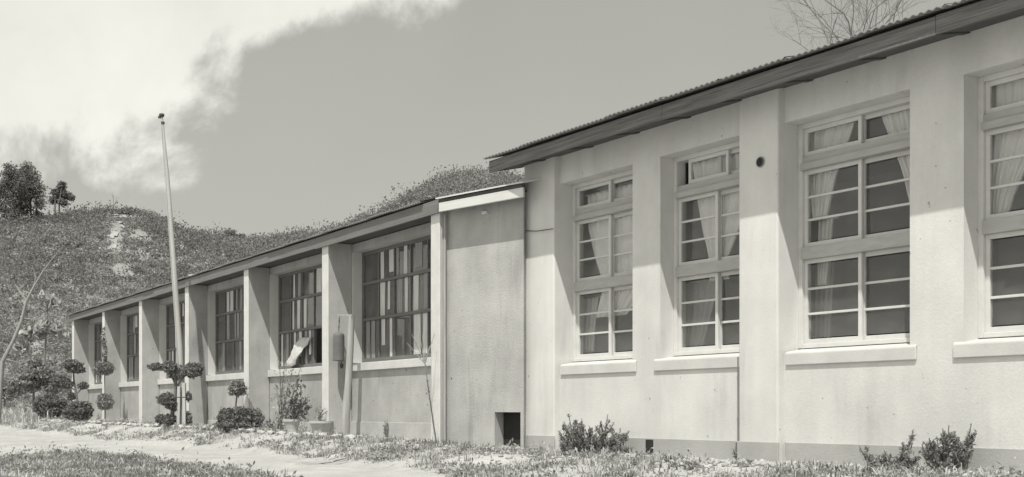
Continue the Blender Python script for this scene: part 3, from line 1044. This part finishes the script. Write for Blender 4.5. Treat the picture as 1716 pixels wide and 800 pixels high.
DBELL = .06
bx_, bh_ = atB(583, 560, DBELL)
pb = wB(bx_, DBELL); pb.z = EYE + float(ground_h(pb.x, pb.y))
zb_ = pb.y
e = empty('bell_post', pb, 'weathered leaning timber post with a short top arm beside a window sill', 'post')
P = [PW(577, 735, zb_), PW(579, 700, zb_), PW(584, 640, zb_), PW(587, 580, zb_), PW(589, 529, zb_)]
P[0].z = pb.z - .2
MB().tube(P, [.088, .075, .062, .058, .052], 9).build('post', M['post'], e, pb, bevel=0, smooth=True)
ZBELL = 20.50
arm0, arm1 = PW(590, 529, zb_ - .05), PW(566, 528, ZBELL + .03)
MB().hexa([arm0 + Vector(v) for v in ((0, -.025, -.02), (0, .025, -.02), (0, .025, .02), (0, -.025, .02))] +
          [arm1 + Vector(v) for v in ((0, -.02, -.015), (0, .02, -.015), (0, .02, .015), (0, -.02, .015))]).build('arm', M['post'], e, pb)
ba, bb = PW(570, 530, ZBELL), PW(567.5, 605, ZBELL)
e = empty('bell', (bb.x, bb.y, bb.z), 'dark cylindrical iron bell hanging by a chain from the timber arm', 'bell')
cyl_top = PW(568, 558, ZBELL).z - bb.z
MB().lathe([(.092, 0), (.100, .01), (.100, cyl_top - .05), (.092, cyl_top - .02), (.055, cyl_top), (.02, cyl_top + .01)], (0, 0, 0), 24).build('body', M['iron'], e)
for kk in range(5):
    z_ = cyl_top + .02 + kk * (ba.z - bb.z - cyl_top - .03) / 5
    MB().tube([(.0 + .002 * kk, 0, z_), (.004 + .004 * kk, 0, z_ + .05)], .011 if kk % 2 else .007, 6).build('chain_link', M['iron_dark'], e)
MB().tube([(.045, 0, -.0), (.05, 0, -.06)], .006, 6).lathe([(.012, -.13), (.028, -.11), (.034, -.06), (.014, -.045)], (.05, 0, 0), 12).build('clapper', M['iron_dark'], e)

# ------------------------------------------------------------------ plants
def blob(px, py, z, rx, ry, depth=None):
    c = PW(px, py, z)
    s = z / FPX
    return (tuple(c), (rx * s, (depth or rx) * s, ry * s))


def topiary(name, label, cat, base_px, z_off, blobs, trunks, n, leaf=.05, m='leaf', group=None):
    g = ground_at(*base_px)
    far = max(b[0] + b[2] * .5 for b in blobs)
    z = min(g.y + z_off, FPX * P_B / (CB * (far + 390)) - .55) if far < 720 else g.y + z_off
    g = on_ground((base_px[0] - 858.0) / FPX * z, z)
    root = empty(name, g, label, cat, group=group)
    for path, r0, r1 in trunks:
        P = [PW(px, py, z) for px, py in path]
        if path[0][1] > 690: P[0].z = g.z - .1
        rr = np.linspace(r0, r1, len(P))
        MB().tube(P, list(rr), 7).build('stem', M['bark'], root, g, smooth=True)
    bl = [blob(px, py, z, rx, ry) for px, py, rx, ry in blobs]
    leaf_obj('foliage', ball_points(bl, n), leaf, M[m], root, g)
    return root


topiary('cloud_shrub', 'cloud-pruned shrub with wide flat crown on both sides of the flagpole', 'shrub', (298, 712), .7,
        [(262, 615, 14, 6), (284, 616, 18, 9), (296, 628, 12, 9), (322, 622, 16, 13), (333, 617, 8, 8), (280, 670, 17, 11), (291, 679, 13, 10), (316, 665, 5, 9), (270, 703, 10, 8), (285, 704, 15, 9), (316, 702, 6, 12)],
        [([(289, 715), (289, 690), (293, 672), (294, 650), (296, 630)], .05, .03), ([(294, 645), (284, 622)], .025, .015), ([(294, 650), (312, 628)], .025, .015), ([(290, 690), (278, 675)], .03, .02)], 7500, .055)
topiary('ball_shrub', 'small ball shrub on a thin bare stem above the rounded hedge', 'shrub', (396, 708), .5,
        [(398, 652, 15, 13), (396, 645, 9, 8)], [([(393, 705), (395, 680), (398, 655)], .02, .015)], 2200, .05, 'leaf_mid')
topiary('rounded_hedge', 'dense clipped rounded hedge beneath the small ball shrub', 'hedge', (402, 722), 0,
        [(384, 702, 20, 18), (404, 700, 24, 18), (424, 702, 18, 18), (402, 712, 38, 12), (372, 710, 9, 10)], [([(400, 722), (400, 702)], .04, .03)], 7000, .055)
topiary('twin_ball_shrub', 'slim shrub clipped into two balls with a feathery spire on top', 'shrub', (176, 704), .8,
        [(176, 674, 14, 14), (174, 618, 16, 12), (166, 620, 8, 8), (182, 616, 9, 8), (175, 590, 5, 22), (173, 565, 3.5, 18)], [([(176, 704), (176, 675), (175, 620), (174, 560)], .02, .008)], 4200, .06, 'leaf_mid')
topiary('cloud_shrub', 'layered cloud-pruned shrub beside the far left roof end', 'shrub', (128, 700), .6,
        [(121, 612, 17, 8), (128, 620, 15, 6), (100, 640, 15, 10), (112, 644, 11, 8), (140, 647, 9, 6), (120, 665, 8, 6)],
        [([(133, 698), (129, 668), (124, 640), (122, 615)], .045, .02), ([(127, 655), (108, 642)], .025, .015), ([(129, 660), (140, 648)], .02, .012)], 5200, .07)
topiary('round_bush', 'larger round clipped bush at far left of the planting bed', 'bush', (85, 702), 0,
        [(85, 681, 27, 20), (72, 680, 16, 17), (100, 684, 16, 15)], [([(85, 702), (85, 685)], .05, .04)], 6500, .075)
topiary('round_bush', 'smaller low clipped bush right of the larger round one', 'bush', (132, 707), 0,
        [(132, 690, 22, 16), (120, 692, 13, 12), (146, 688, 9, 13)], [([(132, 707), (132, 692)], .05, .04)], 5000, .07)
topiary('garden_tree', 'thin-stemmed bushy garden tree left of the clipped bushes', 'tree', (56, 692), 4.5,
        [(50, 640, 22, 16), (70, 628, 22, 14), (28, 648, 18, 14), (88, 650, 14, 10), (58, 610, 14, 10)], [([(57, 690), (56, 650), (58, 615)], .05, .02)], 5200, .12, 'leaf_mid')
topiary('low_bush', 'pale low bush at the left edge of the photograph', 'bush', (10, 690), 2.5,
        [(8, 640, 22, 14), (-14, 650, 24, 22), (16, 662, 14, 10)], [([(8, 690), (8, 650)], .05, .03)], 3200, .12, 'leaf_pale')


def sprigs(name, label, cat, g, stems, m='leaf_mid', leaf=.04, per=70, rad=.035, group=None, stem_m='bark', spread=1.0):
    """a shrub of upright leafy sprigs: stems is a list of point lists"""
    root = empty(name, g, label, cat, group=group)
    mb = MB()
    pts = []
    for path in stems:
        P = [Vector(p) for p in path]
        mb.tube(P, list(np.linspace(.012, .004, len(P))), 5)
        t = RNG.uniform(.15, 1.0, per)
        A = np.array([list(p) for p in P])
        seg = np.linspace(0, 1, len(A))
        c = np.stack([np.interp(t, seg, A[:, k]) for k in range(3)], -1)
        c += RNG.normal(size=c.shape) * (rad * spread * (1.25 - t))[:, None]
        pts.append(c)
    mb.build('stem', M[stem_m], root, g)
    leaf_obj('foliage', np.concatenate(pts), leaf, M[m], root, g, aspect=.5 if name != 'juniper_bush' else .28, up=1.1)
    return root


def juniper(label, base_px, tips, m, per, leaf, rad, dens=3, zoff=0.0):
    g = ground_at(*base_px)
    z = g.y + zoff
    stems = []
    for px, py, bx in tips:
        tipz = z + random.uniform(-.18, .18)
        tip = PW(px, py, tipz); bs = PW(bx, base_px[1], z); bs.z = g.z
        mid = (tip + bs) / 2 + Vector(((tip.x - bs.x) * .12, 0, -.04))
        stems.append([bs, mid, tip])
        for _ in range(dens):
            f = random.uniform(.25, .7)
            st = bs.lerp(tip, f)
            l = (tip - bs).length * (1 - f) * random.uniform(.5, .85)
            dirv = (tip - bs).normalized() + Vector((random.gauss(0, .45), random.gauss(0, .4), random.gauss(0, .25)))
            stems.append([st, st + dirv.normalized() * l])
    return sprigs('juniper_bush', label, 'bush', g, stems, m, leaf, per, rad)


juniper('spiky juniper bush at the foot of the leftmost tall window of the white building', (990, 764),
        [(953, 694, 972), (945, 706, 968), (975, 702, 980), (964, 716, 976), (988, 714, 988), (1019, 694, 1000), (1006, 708, 998), (1040, 720, 1012), (1055, 722, 1020), (936, 722, 966), (940, 742, 966), (1030, 735, 1015), (1000, 730, 996), (985, 735, 985), (1012, 738, 1005), (962, 738, 975), (1045, 745, 1020), (1062, 750, 1030)], 'leaf_mid', 34, .048, .026, 5)
juniper('taller sparse juniper bush in the bottom right corner by the plinth', (1592, 792),
        [(1628, 710, 1602), (1622, 728, 1605), (1590, 714, 1588), (1580, 718, 1586), (1570, 732, 1580), (1600, 722, 1596), (1557, 734, 1575), (1545, 745, 1570), (1610, 740, 1604), (1630, 745, 1606), (1560, 758, 1575), (1580, 750, 1585), (1600, 755, 1595), (1615, 765, 1602), (1590, 770, 1590), (1570, 775, 1580)], 'leaf_mid', 30, .042, .023, 5)
juniper('low scraggly juniper bush just left of the taller corner one', (1500, 792),
        [(1530, 722, 1505), (1518, 745, 1503), (1482, 755, 1494), (1470, 762, 1490), (1450, 760, 1486), (1510, 762, 1502), (1500, 765, 1498), (1525, 768, 1506), (1540, 765, 1512), (1488, 775, 1495), (1440, 748, 1480), (1515, 778, 1504)], 'leaf_mid', 30, .042, .023, 3)


def plant_at(px, py, zo=0.0):
    g = ground_at(px, py)
    return g


def pot(label, px, py, rt, h, dx=0):
    g = ground_at(px, py)
    root = empty('plant_pot', g, label, 'plant pot', group='clay pots in front of the classroom block')
    MB().lathe([(rt * .68, 0), (rt * .74, h * .3), (rt * .94, h * .8), (rt * .95, h * .82), (rt * .86, h * .82), (rt * .8, h * .7)], (0, 0, 0), 22).build('body', M['pot'], root, smooth=False)
    MB().lathe([(rt * .96, h * .825), (rt * 1.05, h * .83), (rt * 1.05, h), (rt * .93, h), (rt * .90, h * .826)], (0, 0, 0), 22).build('rim', M['pot'], root)
    MB().lathe([(rt * .5, h * .80), (rt * .92, h * .83), (rt * .3, h * .87)], (0, 0, 0), 14).build('soil_fill', M['soil'], root)
    return g + Vector((0, 0, h * .86)), g.y


tp1, z1 = pot('clay pot under the leafy glossy shrub, left of the pot nearest the bell post', 489, 726, .155, .25)
tp2, z2 = pot('wide clay pot holding a few bare curving stems nearest the bell post', 538, 729, .20, .24)
st = []
for px, py in ((508, 645), (500, 640), (516, 665), (492, 668), (520, 680), (505, 675), (498, 690), (512, 690)):
    tip = PW(px, py, z1 + random.uniform(-.1, .1))
    st.append([tp1, tp1.lerp(tip, .5) + Vector((random.gauss(0, .03), 0, .02)), tip])
sprigs('potted_shrub', 'dark glossy-leaved shrub growing out of the left clay pot', 'shrub', tp1, st, 'leaf', .075, 60, .09)
st = []
for px, py in ((527, 686), (531, 682), (545, 684), (550, 688), (538, 690)):
    tip = PW(px, py, z2)
    st.append([tp2, tp2.lerp(tip, .5) + Vector((random.gauss(0, .05), 0, 0)), tip])
sprigs('potted_plant', 'sparse bare-stemmed plant in the wide clay pot', 'plant', tp2, st, 'leaf_mid', .05, 14, .05)
g = ground_at(472, 724); st = []
for px, py in ((468, 590), (478, 600), (490, 620), (462, 640), (484, 640), (474, 650), (496, 645), (500, 660), (466, 662), (487, 668), (505, 612)):
    tip = PW(px, py, g.y + random.uniform(-.2, .2))
    b0 = g + Vector((random.gauss(0, .06), 0, 0))
    st.append([b0, b0.lerp(tip, .5) + Vector((random.gauss(0, .05), 0, 0)), tip])
sprigs('slender_tree', 'slender pale young tree in front of the slanting white sheet window', 'tree', g, st, 'leaf_pale', .055, 60, .09, stem_m='bark')
g = ground_at(557, 722); st = []
for px, py in ((548, 700), (556, 694), (564, 700), (570, 708), (545, 712), (560, 705), (552, 708)):
    st.append([g, PW(px, py, g.y)])
sprigs('low_plant', 'low dark leafy plant at the foot of the bell post', 'plant', g, st, 'leaf', .06, 22, .05)
g = ground_at(454, 723); st = []
for px, py in ((446, 706), (452, 702), (458, 706), (464, 710), (442, 712), (450, 712)):
    st.append([g, PW(px, py, g.y)])
sprigs('low_plant', 'low spiky plant right beside the rounded hedge', 'plant', g, st, 'leaf_mid', .06, 18, .045)
g = ground_at(1236, 772); st = []
for px, py in ((1228, 752), (1234, 742), (1240, 738), (1244, 752), (1231, 760)):
    st.append([g, PW(px, py, g.y)])
sprigs('weed', 'straggly weed at the foot of the thin wall pipe', 'weed', g, st, 'leaf_mid', .03, 22, .025)
wbx, _ = atB(648, 725, .38)
g = wB(wbx, .36); g.z = EYE + float(ground_h(g.x, g.y)); st = []
for px, py in ((645, 705), (649, 703), (652, 712), (643, 712)):
    st.append([g, PW(px, py, g.y)])
sprigs('weed', 'tiny weed against the wall below the nearest dark window', 'weed', g, st, 'leaf_mid', .035, 16, .025)
wbx, _ = atB(718, 735, -.25)
g = wB(wbx, -.12); g.z = EYE + float(ground_h(g.x, g.y)); st = []
for px, py in ((690, 560), (700, 545), (708, 560), (714, 530), (682, 575), (720, 580), (728, 560)):
    tip = PW(px, py, g.y + random.uniform(-.05, .1))
    st.append([g, PW(719, 660, g.y), PW(712, 610, g.y), tip])
sprigs('bare_vine', 'bare wiry vine climbing the corner fin of the classroom block', 'vine', g, st, 'leaf_pale', .03, 10, .03, stem_m='bark_pale')

# bare and pine trees
def branch_tree(mb, p, dirv, length, rad, depth, spread, rng, up=.05, kids=3):
    n = 4
    P = [p]; dcur = dirv.copy()
    for i in range(n):
        dcur = (dcur + Vector((rng.gauss(0, .13), rng.gauss(0, .13), rng.gauss(0, .09) + up))).normalized()
        P.append(P[-1] + dcur * length / n)
    mb.tube(P, list(np.linspace(rad, rad * .62, n + 1)), 5 if depth < 2 else 6, caps=False)
    if depth == 0: return
    for k in range(kids if depth > 1 else kids + 1):
        f = rng.uniform(.35, 1.0) if k else 1.0
        at = P[min(n, int(f * n))]
        ax_ = Vector((rng.gauss(0, 1), rng.gauss(0, 1), rng.gauss(0, .7)))
        nd = (dcur + ax_ * spread).normalized()
        branch_tree(mb, at, nd, length * rng.uniform(.5, .78), rad * .55, depth - 1, spread, rng, up, kids)


rg = random.Random(5)
zt_ = 30.0
def roofline(px): return PW(px, 0, zt_)
tb_ = on_ground(PW(1450, 0, zt_).x, zt_)
e = empty('bare_tree', tb_, 'leafless branching tree rising behind the corrugated roof of the white building', 'tree')
mb = MB()
mb.tube([tb_ - Vector((0, 0, .2)), PW(1452, 400, zt_), PW(1450, 170, zt_)], [.20, .16, .13], 10)
mb.build('trunk', M['bark'], e, tb_, smooth=True)
mb = MB()
for tx, ty, fx, fy, r in ((1335, 40, 1448, 180, .05), (1350, 60, 1448, 190, .045), (1372, 10, 1448, 160, .05), (1425, -30, 1449, 160, .06), (1462, -40, 1450, 150, .06), (1505, -60, 1451, 160, .07),
                       (1540, -10, 1451, 170, .05), (1400, -20, 1449, 170, .05), (1550, 10, 1451, 190, .045), (1480, -50, 1450, 170, .05)):
    a_, b_ = PW(fx, fy, zt_), PW(tx, ty, zt_ + rg.uniform(-.7, .7))
    L_ = (b_ - a_).length
    dirv = (b_ - a_).normalized()
    branch_tree(mb, a_, dirv, L_ * .66, r * .45, 4, .45, rg, .02, 3)
mb.build('branches', M['twig'], e, tb_)

g = PW(-4, 612, 40); g.z = EYE + float(ground_h(g.x, 40.0))
e = empty('leaning_tree', g, 'thin pale leafless tree leaning rightward in front of the scrubby hill', 'tree')
zl = 40.0
MB().tube([g - Vector((0, 0, .3)), PW(4, 606, zl), PW(22, 572, zl), (PW(36, 538, zl)), PW(44, 505, zl), PW(56, 482, zl), PW(72, 455, zl), PW(92, 428, zl)], [.075, .07, .06, .055, .045, .036, .026, .012], 7).build('trunk', M['bark_pale'], e, g, smooth=True)
MB().tube([PW(44, 504, zl), PW(34, 490, zl), PW(25, 477, zl)], [.032, .025, .014], 6).tube([PW(41, 534, zl), PW(62, 536, zl)], [.022, .012], 6).tube([PW(8, 602, zl), PW(34, 608, zl)], [.022, .01], 6).tube([PW(88, 434, zl), PW(100, 420, zl)], [.014, .006], 5).tube([PW(56, 482, zl), PW(60, 465, zl), PW(54, 446, zl)], [.025, .015, .006], 5).tube([PW(30, 555, zl), PW(22, 535, zl), PW(12, 520, zl)], [.02, .012, .005], 5).tube([PW(62, 536, zl), PW(80, 528, zl), PW(92, 530, zl)], [.012, .008, .004], 5).tube([PW(72, 455, zl), PW(84, 452, zl), PW(98, 456, zl)], [.018, .01, .004], 5).build('limb', M['bark_pale'], e, g)
# broad pale-leaved plant behind the shrubs
g = ground_at(95, 690); zc = 46
g = on_ground(PW(80, 0, zc).x, zc)
P_ = [((tuple(PW(px, py, zc))), (r1 * zc / FPX, r1 * zc / FPX, r2 * zc / FPX)) for px, py, r1, r2 in ((78, 500, 12, 8), (92, 508, 10, 6), (80, 548, 22, 10), (105, 560, 16, 8), (55, 560, 18, 10), (35, 585, 16, 10))]
e = empty('broadleaf_shrub', g, 'tall pale broad-leaved shrub on the slope behind the clipped bushes', 'shrub')
MB().tube([g, PW(75, 600, zc), PW(80, 505, zc)], [.06, .05, .02], 6).build('stem', M['bark'], e, g)
leaf_obj('foliage', ball_points(P_, 420), .38, M['scrub_pale'], e, g, .5)


def pine(label, px, top, base, w, z, n, blobs, group=None, trunks=None, name='pine_tree', m='pine'):
    s = z / FPX
    t_ = .5
    b = PW(px, base, z)
    root = empty(name, b, label, 'tree', group=group)
    for path in trunks or [[(px, base + 4), (px, (top + base) / 2), (px, top + 8)]]:
        P = [PW(a, c, z) for a, c in path]
        MB().tube(P, list(np.linspace(2.2 * s, .6 * s, len(P))), 7).build('trunk', M['bark'], root, b, smooth=True)
    bl = [((tuple(PW(a, c, z + random.uniform(-1, 1)))), (r1 * s, r1 * s, r2 * s)) for a, c, r1, r2 in blobs]
    leaf_obj('crown', ball_points(bl, n * 4, .1, rough=.2), 3.6 * s, M[m], root, b, .45)
    return root


zt2 = 140.0
pine('tallest dark pine at the left edge of the hilltop clump', 22, 272, 376, 40, zt2, 2200, [(20, 304, 23, 26), (4, 322, 20, 22), (27, 334, 20, 20), (16, 286, 14, 14), (34, 310, 14, 20), (2, 350, 15, 14), (24, 356, 14, 12), (-10, 340, 14, 22)], 'pines on the near hilltop', [[(24, 380), (22, 330), (20, 285)], [(12, 380), (10, 340)]])
pine('dark pine with a pointed top on the right side of the hilltop clump', 52, 268, 376, 40, zt2 + 2, 2200, [(48, 300, 20, 24), (60, 318, 17, 20), (44, 322, 18, 20), (44, 284, 13, 12), (36, 338, 16, 18), (66, 340, 11, 12), (40, 352, 14, 12), (62, 360, 10, 9)], 'pines on the near hilltop', [[(52, 380), (51, 330), (49, 285)], [(62, 380), (60, 330)]])
pine('lone slim pine standing right of the dark hilltop clump', 98, 300, 374, 26, zt2 + 1, 1100, [(104, 312, 8, 9), (98, 324, 13, 9), (110, 328, 9, 7), (90, 336, 8, 7), (120, 332, 6, 6), (106, 340, 8, 6)], 'pines on the near hilltop', [[(100, 376), (99, 345), (103, 315)], [(92, 376), (92, 345), (93, 335)]])
rg = random.Random(9)
for px, top, lab in ((188, 332, 'taller bare sapling on the crest of the near hill'), (179, 345, 'shorter bare sapling on the crest of the near hill')):
    b = PW(px, 362, 146)
    e = empty('bare_sapling', b, lab, 'sapling', group='bare saplings on the crest')
    mb = MB()
    branch_tree(mb, b, Vector((.03, 0, 1)), (362 - top) * 146 / FPX * .75, .06, 2, .45, rg, .12, 3)
    mb.build('branches', M['twig'], e, b)
lab_r = ['bushy dark tree on the saddle just right of the flagpole', 'small round tree on the saddle between the two hills', 'umbrella-topped pine on the far hill crest, left one of three', 'umbrella-topped pine on the far hill crest, middle of three', 'umbrella-topped pine on the far hill crest, right of three', 'low scrubby tree on the far slope above the long grey roof', 'pointed small tree where the far slope starts to rise']
zr = 490.0
for (px, top, base, w), lab in zip(((385, 384, 412, 11), (405, 392, 414, 8), (768, 288, 304, 5), (786, 287, 303, 6), (800, 288, 303, 5), (715, 310, 326, 9), (600, 366, 388, 8)), lab_r):
    hgt = base - top
    pine(lab, px, top, base, w, zr, 420, [(px, top + hgt * .3, w, hgt * .32), (px - w * .4, top + hgt * .5, w * .6, hgt * .25), (px + w * .5, top + hgt * .45, w * .55, hgt * .22)], 'small trees on the far ridge', name='ridge_tree', m='scrub_far', trunks=[[(px, base + 3), (px, top + hgt * .4)]])

# ------------------------------------------------------------------ edging stones, rubble, grass
ep = [(62, 702), (80, 706), (105, 709), (140, 711), (170, 711), (205, 712), (240, 714), (270, 716), (300, 717), (335, 719), (380, 723), (430, 725), (480, 728), (530, 731), (600, 736)]
ew = [ground_at(px, py) for px, py in ep]
e = empty('stone_edging', ew[0], 'line of pale edging stones along the planting bed', 'edging')


def rock_mesh(r, sx, sy, sz, seed):
    rr = random.Random(seed)
    me = bpy.data.meshes.new('edging_stone')
    import bmesh
    bm = bmesh.new()
    bmesh.ops.create_icosphere(bm, subdivisions=1, radius=r)
    for v in bm.verts:
        k = rr.uniform(.8, 1.15)
        v.co = Vector((v.co.x * sx * k, v.co.y * sy * k, v.co.z * sz * k))
    bm.to_mesh(me); bm.free()
    me.materials.append(M['stone'])
    return me


rocks = [rock_mesh(.11, 1.5, .8, .45, s) for s in range(5)]
path_len = 0
for a, b in zip(ew, ew[1:]):
    L_ = (b - a).length
    nst = max(1, int(L_ / .42))
    for k in range(nst):
        p = a.lerp(b, (k + .5) / nst)
        o = link('edging_stone', rocks[random.randrange(5)], None, e)
        o.location = Vector((p.x, p.y, EYE + float(ground_h(p.x, p.y)) + .02)) - e.location
        d_ = b - a
        o.rotation_euler = (random.gauss(0, .1), random.gauss(0, .1), math.atan2(d_.y, d_.x) + random.gauss(0, .15))
        o.scale = [random.uniform(.8, 1.2)] * 3


def rubble(name, n, f, s0, s1):
    V, F = [], []
    base = np.array([(0, 0, 1), (1, 0, 0), (0, 1, 0), (-1, 0, 0), (0, -1, 0), (0, 0, -1)], float)
    fc = np.array([(0, 1, 2), (0, 2, 3), (0, 3, 4), (0, 4, 1), (5, 2, 1), (5, 3, 2), (5, 4, 3), (5, 1, 4)])
    xs, ys = f(n)
    for i in range(n):
        s = RNG.uniform(s0, s1)
        rot = RNG.uniform(0, 2 * PI)
        b = base * RNG.uniform(.6, 1.3, (6, 1)) * s
        b[:, 2] *= .6
        c, sn = math.cos(rot), math.sin(rot)
        b = np.stack([b[:, 0] * c - b[:, 1] * sn, b[:, 0] * sn + b[:, 1] * c, b[:, 2]], -1)
        b += np.array([xs[i], ys[i], EYE + float(ground_h(xs[i], ys[i])) + s * .2])
        F.append(fc + len(V) * 6)
        V.append(b)
    return tag(link(name, np_mesh(name, np.concatenate(V), np.concatenate(F), 3), M['stone']), kind='stuff')


def near_A(n):
    xl = RNG.uniform(-1, 9.5, n); dd = -np.abs(RNG.normal(.35, .35, n)) - .06
    s = (S_A - xl) * K_A
    return Q_A - s * SA + dd * CA, s * CA + dd * SA


def near_path(n):
    i = RNG.integers(0, 159, n); v = RNG.uniform(-.1, 1.1, n)
    P = fl[i] * (1 - v)[:, None] + nl[i] * v[:, None]
    return P[:, 0], P[:, 1]


rubble('rubble', 1500, near_A, .012, .05)
rubble('gravel', 1600, near_path, .008, .03)


def grass(name, x, y, hmin, hmax, width, per, material, lean=.5):
    n = len(x)
    z = EYE + ground_h(x, y)
    N_ = n * per
    cx = np.repeat(x, per) + RNG.normal(0, .05, N_)
    cy = np.repeat(y, per) + RNG.normal(0, .05, N_)
    cz = np.repeat(z, per) - .01
    h = RNG.uniform(hmin, hmax, N_) * np.repeat(RNG.uniform(.4, 1.6, n) ** 1.5, per)
    an = RNG.uniform(0, 2 * PI, N_)
    ln = np.abs(RNG.normal(0, lean, N_))
    w = width * RNG.uniform(.6, 1.4, N_)
    dx, dy = np.cos(an), np.sin(an)
    v = np.empty((N_, 5, 3))
    c = np.stack([cx, cy, cz], -1)
    side = np.stack([-dy, dx, 0 * dx], -1) * w[:, None] * .5
    midp = c + np.stack([dx * ln * h * .3, dy * ln * h * .3, h * .6], -1)
    tip = c + np.stack([dx * ln * h, dy * ln * h, h * (1 - .25 * np.clip(ln, 0, 1))], -1)
    v[:, 0] = c - side; v[:, 1] = c + side; v[:, 2] = midp + side * .7; v[:, 3] = midp - side * .7; v[:, 4] = tip
    V = v.reshape(-1, 3)
    i0 = np.arange(N_) * 5
    T = np.concatenate([np.stack([i0, i0 + 1, i0 + 2], -1), np.stack([i0, i0 + 2, i0 + 3], -1), np.stack([i0 + 3, i0 + 2, i0 + 4], -1)])
    return tag(link(name, np_mesh(name, V, T, 3), material), kind='stuff')


def scatter(n, zr, dr, bias=1.0):
    """points in front of the buildings: depth log-uniform, distance from the facade line in dr"""
    z = np.exp(RNG.uniform(math.log(zr[0]), math.log(zr[1]), n))
    df = dr[0] + (dr[1] - dr[0]) * RNG.uniform(0, 1, n) ** bias
    xa = (P_A - df - z * SA) / CA
    xb = (P_B - df - z * SB) / CB
    return np.maximum(xa, xb), z


def clumpy(x, y, thr, s=1.0):
    return (vnoise(x, y, 1.1 * s) + .6 * vnoise(x + 9, y + 4, 2.6 * s)) > thr + RNG.normal(0, .25, len(x))


gxs, gys = scatter(9000, (8.5, 44), (.3, 2.6), .8)
k = ~path_mask(gxs, gys) & clumpy(gxs, gys, -.05)
grass('dry_grass', gxs[k], gys[k], .02, .075, .014, 10, M['grass'], 1.3)
gxs, gys = scatter(5000, (8.5, 44), (.35, 2.6), .9)
k = ~path_mask(gxs, gys) & clumpy(gxs + 3, gys, .15)
grass('green_grass', gxs[k], gys[k], .02, .07, .014, 10, M['grass_dark'], 1.1)
def weeds(name, x, y, r, leaf, per, material):
    n = len(x)
    rr = r * RNG.uniform(.4, 1.6, n)
    o_ = RNG.normal(size=(n, per, 3)) * .45
    o_[..., 2] = np.abs(o_[..., 2]) * .7
    c = np.stack([x, y, EYE + ground_h(x, y)], -1)
    v, f = leaves((c[:, None, :] + o_ * rr[:, None, None]).reshape(-1, 3), leaf, .45, .6)
    return tag(link(name, np_mesh(name, v, f, 4), material), kind='stuff')


gxs, gys = scatter(1500, (8.5, 40), (.5, 2.5), .9)
k = ~path_mask(gxs, gys) & clumpy(gxs - 6, gys, .25)
weeds('ground_weeds', gxs[k], gys[k], .13, .055, 26, M['leaf_pale'])
gxs, gys = scatter(900, (8.5, 40), (.5, 2.5), .9)
k = ~path_mask(gxs, gys) & clumpy(gxs + 11, gys, .6)
weeds('ground_weeds', gxs[k], gys[k], .13, .045, 30, M['leaf_mid'])
gxs = RNG.uniform(-11, -2, 900); gys = RNG.uniform(10.5, 22, 900)
k = ~path_mask(gxs, gys) & (front_dist(gxs, gys) > 2.6) & clumpy(gxs - 2, gys, .1)
weeds('ground_weeds', gxs[k], gys[k], .17, .055, 30, M['leaf_mid'])
# grass island in the near left corner
gxs = RNG.uniform(-11, -1, 9000); gys = RNG.uniform(10.5, 22, 9000)
fd = front_dist(gxs, gys)
k = ~path_mask(gxs, gys) & (fd > 2.6) & clumpy(gxs, gys, -.35)
grass('green_grass', gxs[k], gys[k], .02, .07, .015, 11, M['grass_dark'], 1.2)
k = ~path_mask(gxs, gys) & (fd > 2.6) & clumpy(gxs + 5, gys, .2)
grass('dry_grass', gxs[k], gys[k], .02, .08, .015, 9, M['grass'], 1.2)
# rough weeds left of the block, between path and hill
gxs = RNG.uniform(-30, -14, 4000); gys = RNG.uniform(34, 50, 4000)
k = ~path_mask(gxs, gys) & clumpy(gxs, gys, -.1) & ((front_dist(gxs, gys) > .3))
grass('rough_weeds', gxs[k], gys[k], .08, .28, .035, 8, M['grass'], .6)
